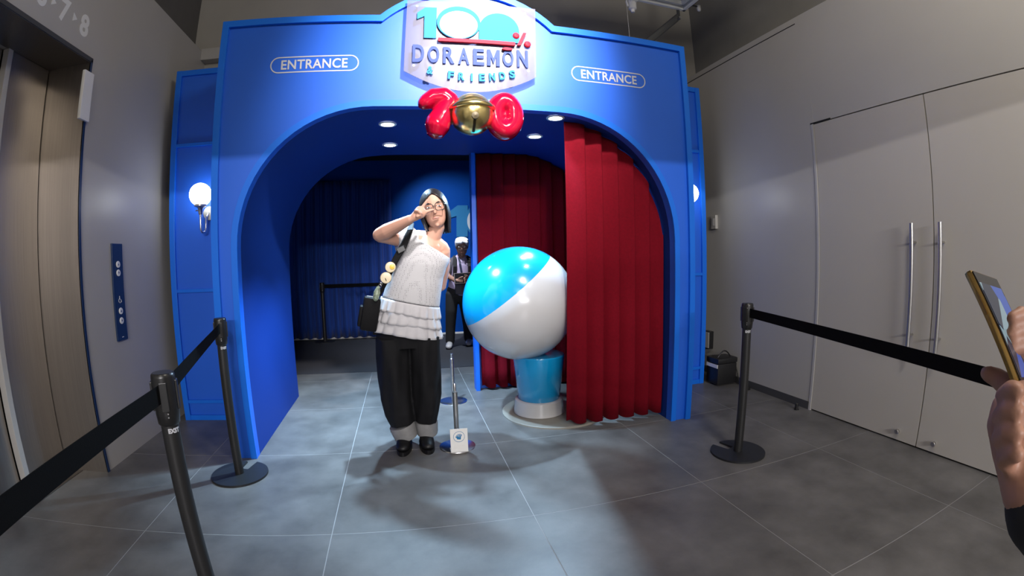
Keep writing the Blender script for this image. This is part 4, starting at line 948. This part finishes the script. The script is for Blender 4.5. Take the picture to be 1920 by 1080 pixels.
for s_, m in ((-1, 'grey_cloth'), (1, 'pale_blue_cloth')):
    x = 0.712 + s_ * 0.128
    obj('sleeve', chain(BM(), [(x - s_ * 0.03, 5.94, 1.125), (x + s_ * 0.025, 5.92, 1.03), (x + s_ * 0.045, 5.90, 0.965)], [(0.052, 0.055), (0.052, 0.055), (0.048, 0.05)], 16, caps=True), m, mn, True)
    obj('backpack_strap', chain(BM(), [(0.712 + s_ * 0.075, 5.97, 1.185), (0.712 + s_ * 0.088, 5.86, 1.15), (0.712 + s_ * 0.095, 5.82, 1.05), (0.712 + s_ * 0.10, 5.85, 0.92)], [(0.024, 0.006)] * 4, 10), 'black_cloth', mn)
obj('backpack', box(BM(), 0.60, 0.83, 6.04, 6.16, 0.80, 1.17, 0.03), 'black_cloth', mn, True, 50)
obj('lanyard', chain(BM(), [(0.675, 5.88, 1.165), (0.685, 5.835, 1.08), (0.70, 5.82, 0.97)], [(0.014, 0.003)] * 3, 8), 'navy_strap', mn)
obj('waist_pouch', box(BM(), 0.61, 0.78, 5.76, 5.83, 0.70, 0.88, 0.02), 'grey_cloth', mn, True, 50)
b = BM()
chain(b, [(0.655, 5.95, 0.76), (0.655, 5.95, 0.66)], [(0.14, 0.10), (0.14, 0.10)], 20)
chain(b, [(0.585, 5.94, 0.70), (0.565, 5.93, 0.48), (0.55, 5.95, 0.26), (0.54, 5.96, 0.075)], [0.085, 0.075, 0.064, 0.06], 18)
chain(b, [(0.73, 5.95, 0.70), (0.765, 5.98, 0.48), (0.79, 6.05, 0.26), (0.80, 6.10, 0.075)], [0.085, 0.075, 0.064, 0.06], 18)
obj('trousers', blend_mesh(b, 0.008, 3), 'black_cloth', mn, True)
for x, y in ((0.525, 5.93), (0.80, 6.07)):
    sh = obj('shoe', chain(BM(), [(x + 0.012, y + 0.06, 0.045), (x, y - 0.02, 0.048), (x - 0.015, y - 0.10, 0.038), (x - 0.02, y - 0.135, 0.035)], [(0.04, 0.035), (0.043, 0.04), (0.043, 0.03), (0.036, 0.024)], 16), 'white_gloss', mn, True)
    obj('sole', chain(BM(), [(x + 0.012, y + 0.06, 0.013), (x, y - 0.02, 0.013), (x - 0.018, y - 0.13, 0.013)], [(0.044, 0.009), (0.046, 0.009), (0.04, 0.009)], 16), 'shoe', sh)
tb = thing('tablet', 'dark cased tablet held by the white-haired person', 'tablet', (0.70, 5.68, 0.90))
obj('case', obox(BM(), Vector((0.705, 5.70, 0.905)), Vector((1, 0, 0.02)), Vector((0, 0.5, 0.86)), Vector((0, -0.86, 0.5)), 0.115, 0.075, 0.006, 0.004), 'tablet_case', tb)
obj('glass', obox(BM(), Vector((0.705, 5.70, 0.905)) + Vector((0, 0.86, -0.5)) * -0.0065, Vector((1, 0, 0.02)), Vector((0, 0.5, 0.86)), Vector((0, -0.86, 0.5)), 0.105, 0.066, 0.0008), 'phone_glass', tb)

# --- bystander at the edge of the picture, holding a phone
ph = thing('phone', 'phone in a shiny gold case held up by a hand at the picture edge', 'phone', tuple(at(1880, 700, 0.19)))
DD = 0.58
def near(px, py, dist):
    p_ = at(px, py, 1.0); o_ = Vector((0, 0, CH)); return o_ + (p_ - o_).normalized() * dist
p_top = near(1812, 508, 0.57); p_bot = near(1912, 742, 0.54)
up_ = (p_top - p_bot).normalized(); L = (p_top - p_bot).length
viewd = ((p_top + p_bot) / 2 - Vector((0, 0, CH))).normalized()
rightd = viewd.cross(Vector((0, 0, 1))).normalized()
wid = (rightd * 0.36 + viewd * 0.93); wid = (wid - up_ * wid.dot(up_)).normalized()
nrm = wid.cross(up_)
if nrm.dot(viewd) > 0: nrm = -nrm
LP, WP, TP = L / 2, 0.037, 0.0048
pcen = (p_top + p_bot) / 2 + wid * WP
bp = obox(BM(), pcen, wid, up_, nrm, WP, LP, TP, 0.004); obj('case', bp, 'phone_gold', ph, True, 40)
bp = obox(BM(), pcen + nrm * TP, wid, up_, nrm, WP - 0.003, LP - 0.003, 0.0006); sf = obj('glass', bp, 'phone_glass', ph)
b = obox(BM(), (0, 0, 0), (1, 0, 0), (0, 1, 0), (0, 0, 1), WP - 0.006, LP - 0.016, 0.0003)
scr = obj('screen', b, 'screen', ph)
c_ = pcen + nrm * (TP + 0.0008)
scr.parent = ph; scr.matrix_parent_inverse = ph.matrix_world.inverted()
scr.matrix_basis = Matrix(((wid.x, up_.x, nrm.x, c_.x), (wid.y, up_.y, nrm.y, c_.y), (wid.z, up_.z, nrm.z, c_.z), (0, 0, 0, 1)))
obj('side_button', obox(BM(), pcen - wid * (WP + 0.0006) + up_ * 0.03, wid, up_, nrm, 0.001, 0.012, 0.0015), 'phone_gold', ph)

by = thing('person', 'bystander in dark clothes at the picture edge of whom only the phone hand shows', 'person', (1.0, -0.12, 0))
b = BM()
N = near
# lower hand: wrist, palm and fingers round the foot of the phone
wr = N(1935, 915, 0.52)
chain(b, [N(2000, 1010, 0.56), wr, N(1930, 850, 0.53), N(1925, 790, 0.535), N(1925, 750, 0.54)], [0.036, (0.030, 0.026), (0.036, 0.024), (0.040, 0.024), (0.034, 0.02)], 18, rightd)
for k in range(4):
    y_ = 742 + k * 40; dx = (8, 0, 0, 8)[k]
    chain(b, [N(1922, y_ + 20, 0.520), N(1890 + dx, y_ + 14, 0.512), N(1876 + dx, y_, 0.500), N(1890 + dx, y_ - 12, 0.488), N(1908, y_ - 10, 0.482)], [0.0105, 0.0105, 0.010, 0.0092, 0.008], 12)
chain(b, [N(1915, 800, 0.53), N(1905, 740, 0.585), N(1870, 708, 0.60), N(1851, 700, 0.60)], [0.016, 0.013, 0.011, 0.009], 12)
# other hand: finger tips on the screen
chain(b, [N(1990, 720, 0.62), N(1950, 660, 0.60), N(1925, 630, 0.59)], [0.035, (0.036, 0.02), (0.034, 0.018)], 16, (0, 0, 1))
for (a0, a1, a2) in (((1930, 605), (1912, 588), (1899, 596)), ((1930, 630), (1912, 618), (1897, 626)), ((1932, 655), (1914, 648), (1898, 655))):
    chain(b, [N(*a0, 0.585), N(*a1, 0.575), N(*a2, 0.568)], [0.010, 0.0095, 0.008], 12)
# forearms, head and neck
eA = Vector((0.86, -0.02, 0.90)); eB = Vector((1.12, 0.0, 0.93))
chain(b, [N(2000, 1010, 0.56), eA], [0.036, 0.042], 14)
chain(b, [N(1990, 720, 0.62), Vector((0.86, 0.02, 0.97)), eB], [0.032, 0.036, 0.042], 14)
hc3 = Vector((1.02, -0.14, 1.50)); hp3 = frame_of(hc3, (-0.75, 0.55, -0.35), (0, 0, 1))
figure_head(b, hp3, 1.0); chain(b, [hp3(0, -0.02, -0.05), Vector((1.04, -0.17, 1.36)), Vector((1.05, -0.18, 1.28))], [0.05, 0.052, 0.075], 14)
obj('body', blend_mesh(b, 0.0032, 3), 'skin_hand', by, True)
face_parts(by, hp3, 1.0)
bob_hair(by, hp3, 'hair', 0.06, 0.06)
b = BM()
chain(b, [(1.06, -0.18, 0.78), (1.06, -0.18, 0.95), (1.06, -0.18, 1.12), (1.05, -0.18, 1.25), (1.05, -0.18, 1.31)], [(0.17, 0.11), (0.17, 0.115), (0.185, 0.12), (0.18, 0.10), (0.09, 0.07)], 22, (0.55, 0.75, 0))
chain(b, [(0.95, -0.28, 1.25), (0.92, -0.20, 1.05), eA, N(2000, 1010, 0.56), N(1950, 950, 0.53)], [0.062, 0.058, 0.054, 0.046, 0.039], 14)
chain(b, [(1.14, -0.05, 1.25), (1.16, -0.02, 1.05), eB, Vector((0.90, 0.01, 0.965))], [0.062, 0.055, 0.05, 0.043], 14)
obj('jacket', blend_mesh(b, 0.009, 3), 'black_cloth', by, True)
b = BM()
chain(b, [(1.06, -0.18, 0.88), (1.06, -0.18, 0.76)], [(0.165, 0.11)] * 2, 20, (0.55, 0.75, 0))
for s_ in (-1, 1):
    x, y = 1.06 + s_ * 0.055, -0.18 + s_ * 0.075
    chain(b, [(x, y, 0.80), (x, y, 0.45), (x, y, 0.07)], [0.088, 0.066, 0.055], 18)
    obj('shoe', chain(BM(), [(x + 0.05, y - 0.03, 0.04), (x - 0.03, y + 0.03, 0.045), (x - 0.12, y + 0.09, 0.032)], [(0.04, 0.04), (0.043, 0.044), (0.038, 0.03)], 14), 'shoe', by, True)
obj('trousers', blend_mesh(b, 0.009, 3), 'black_cloth', by, True)
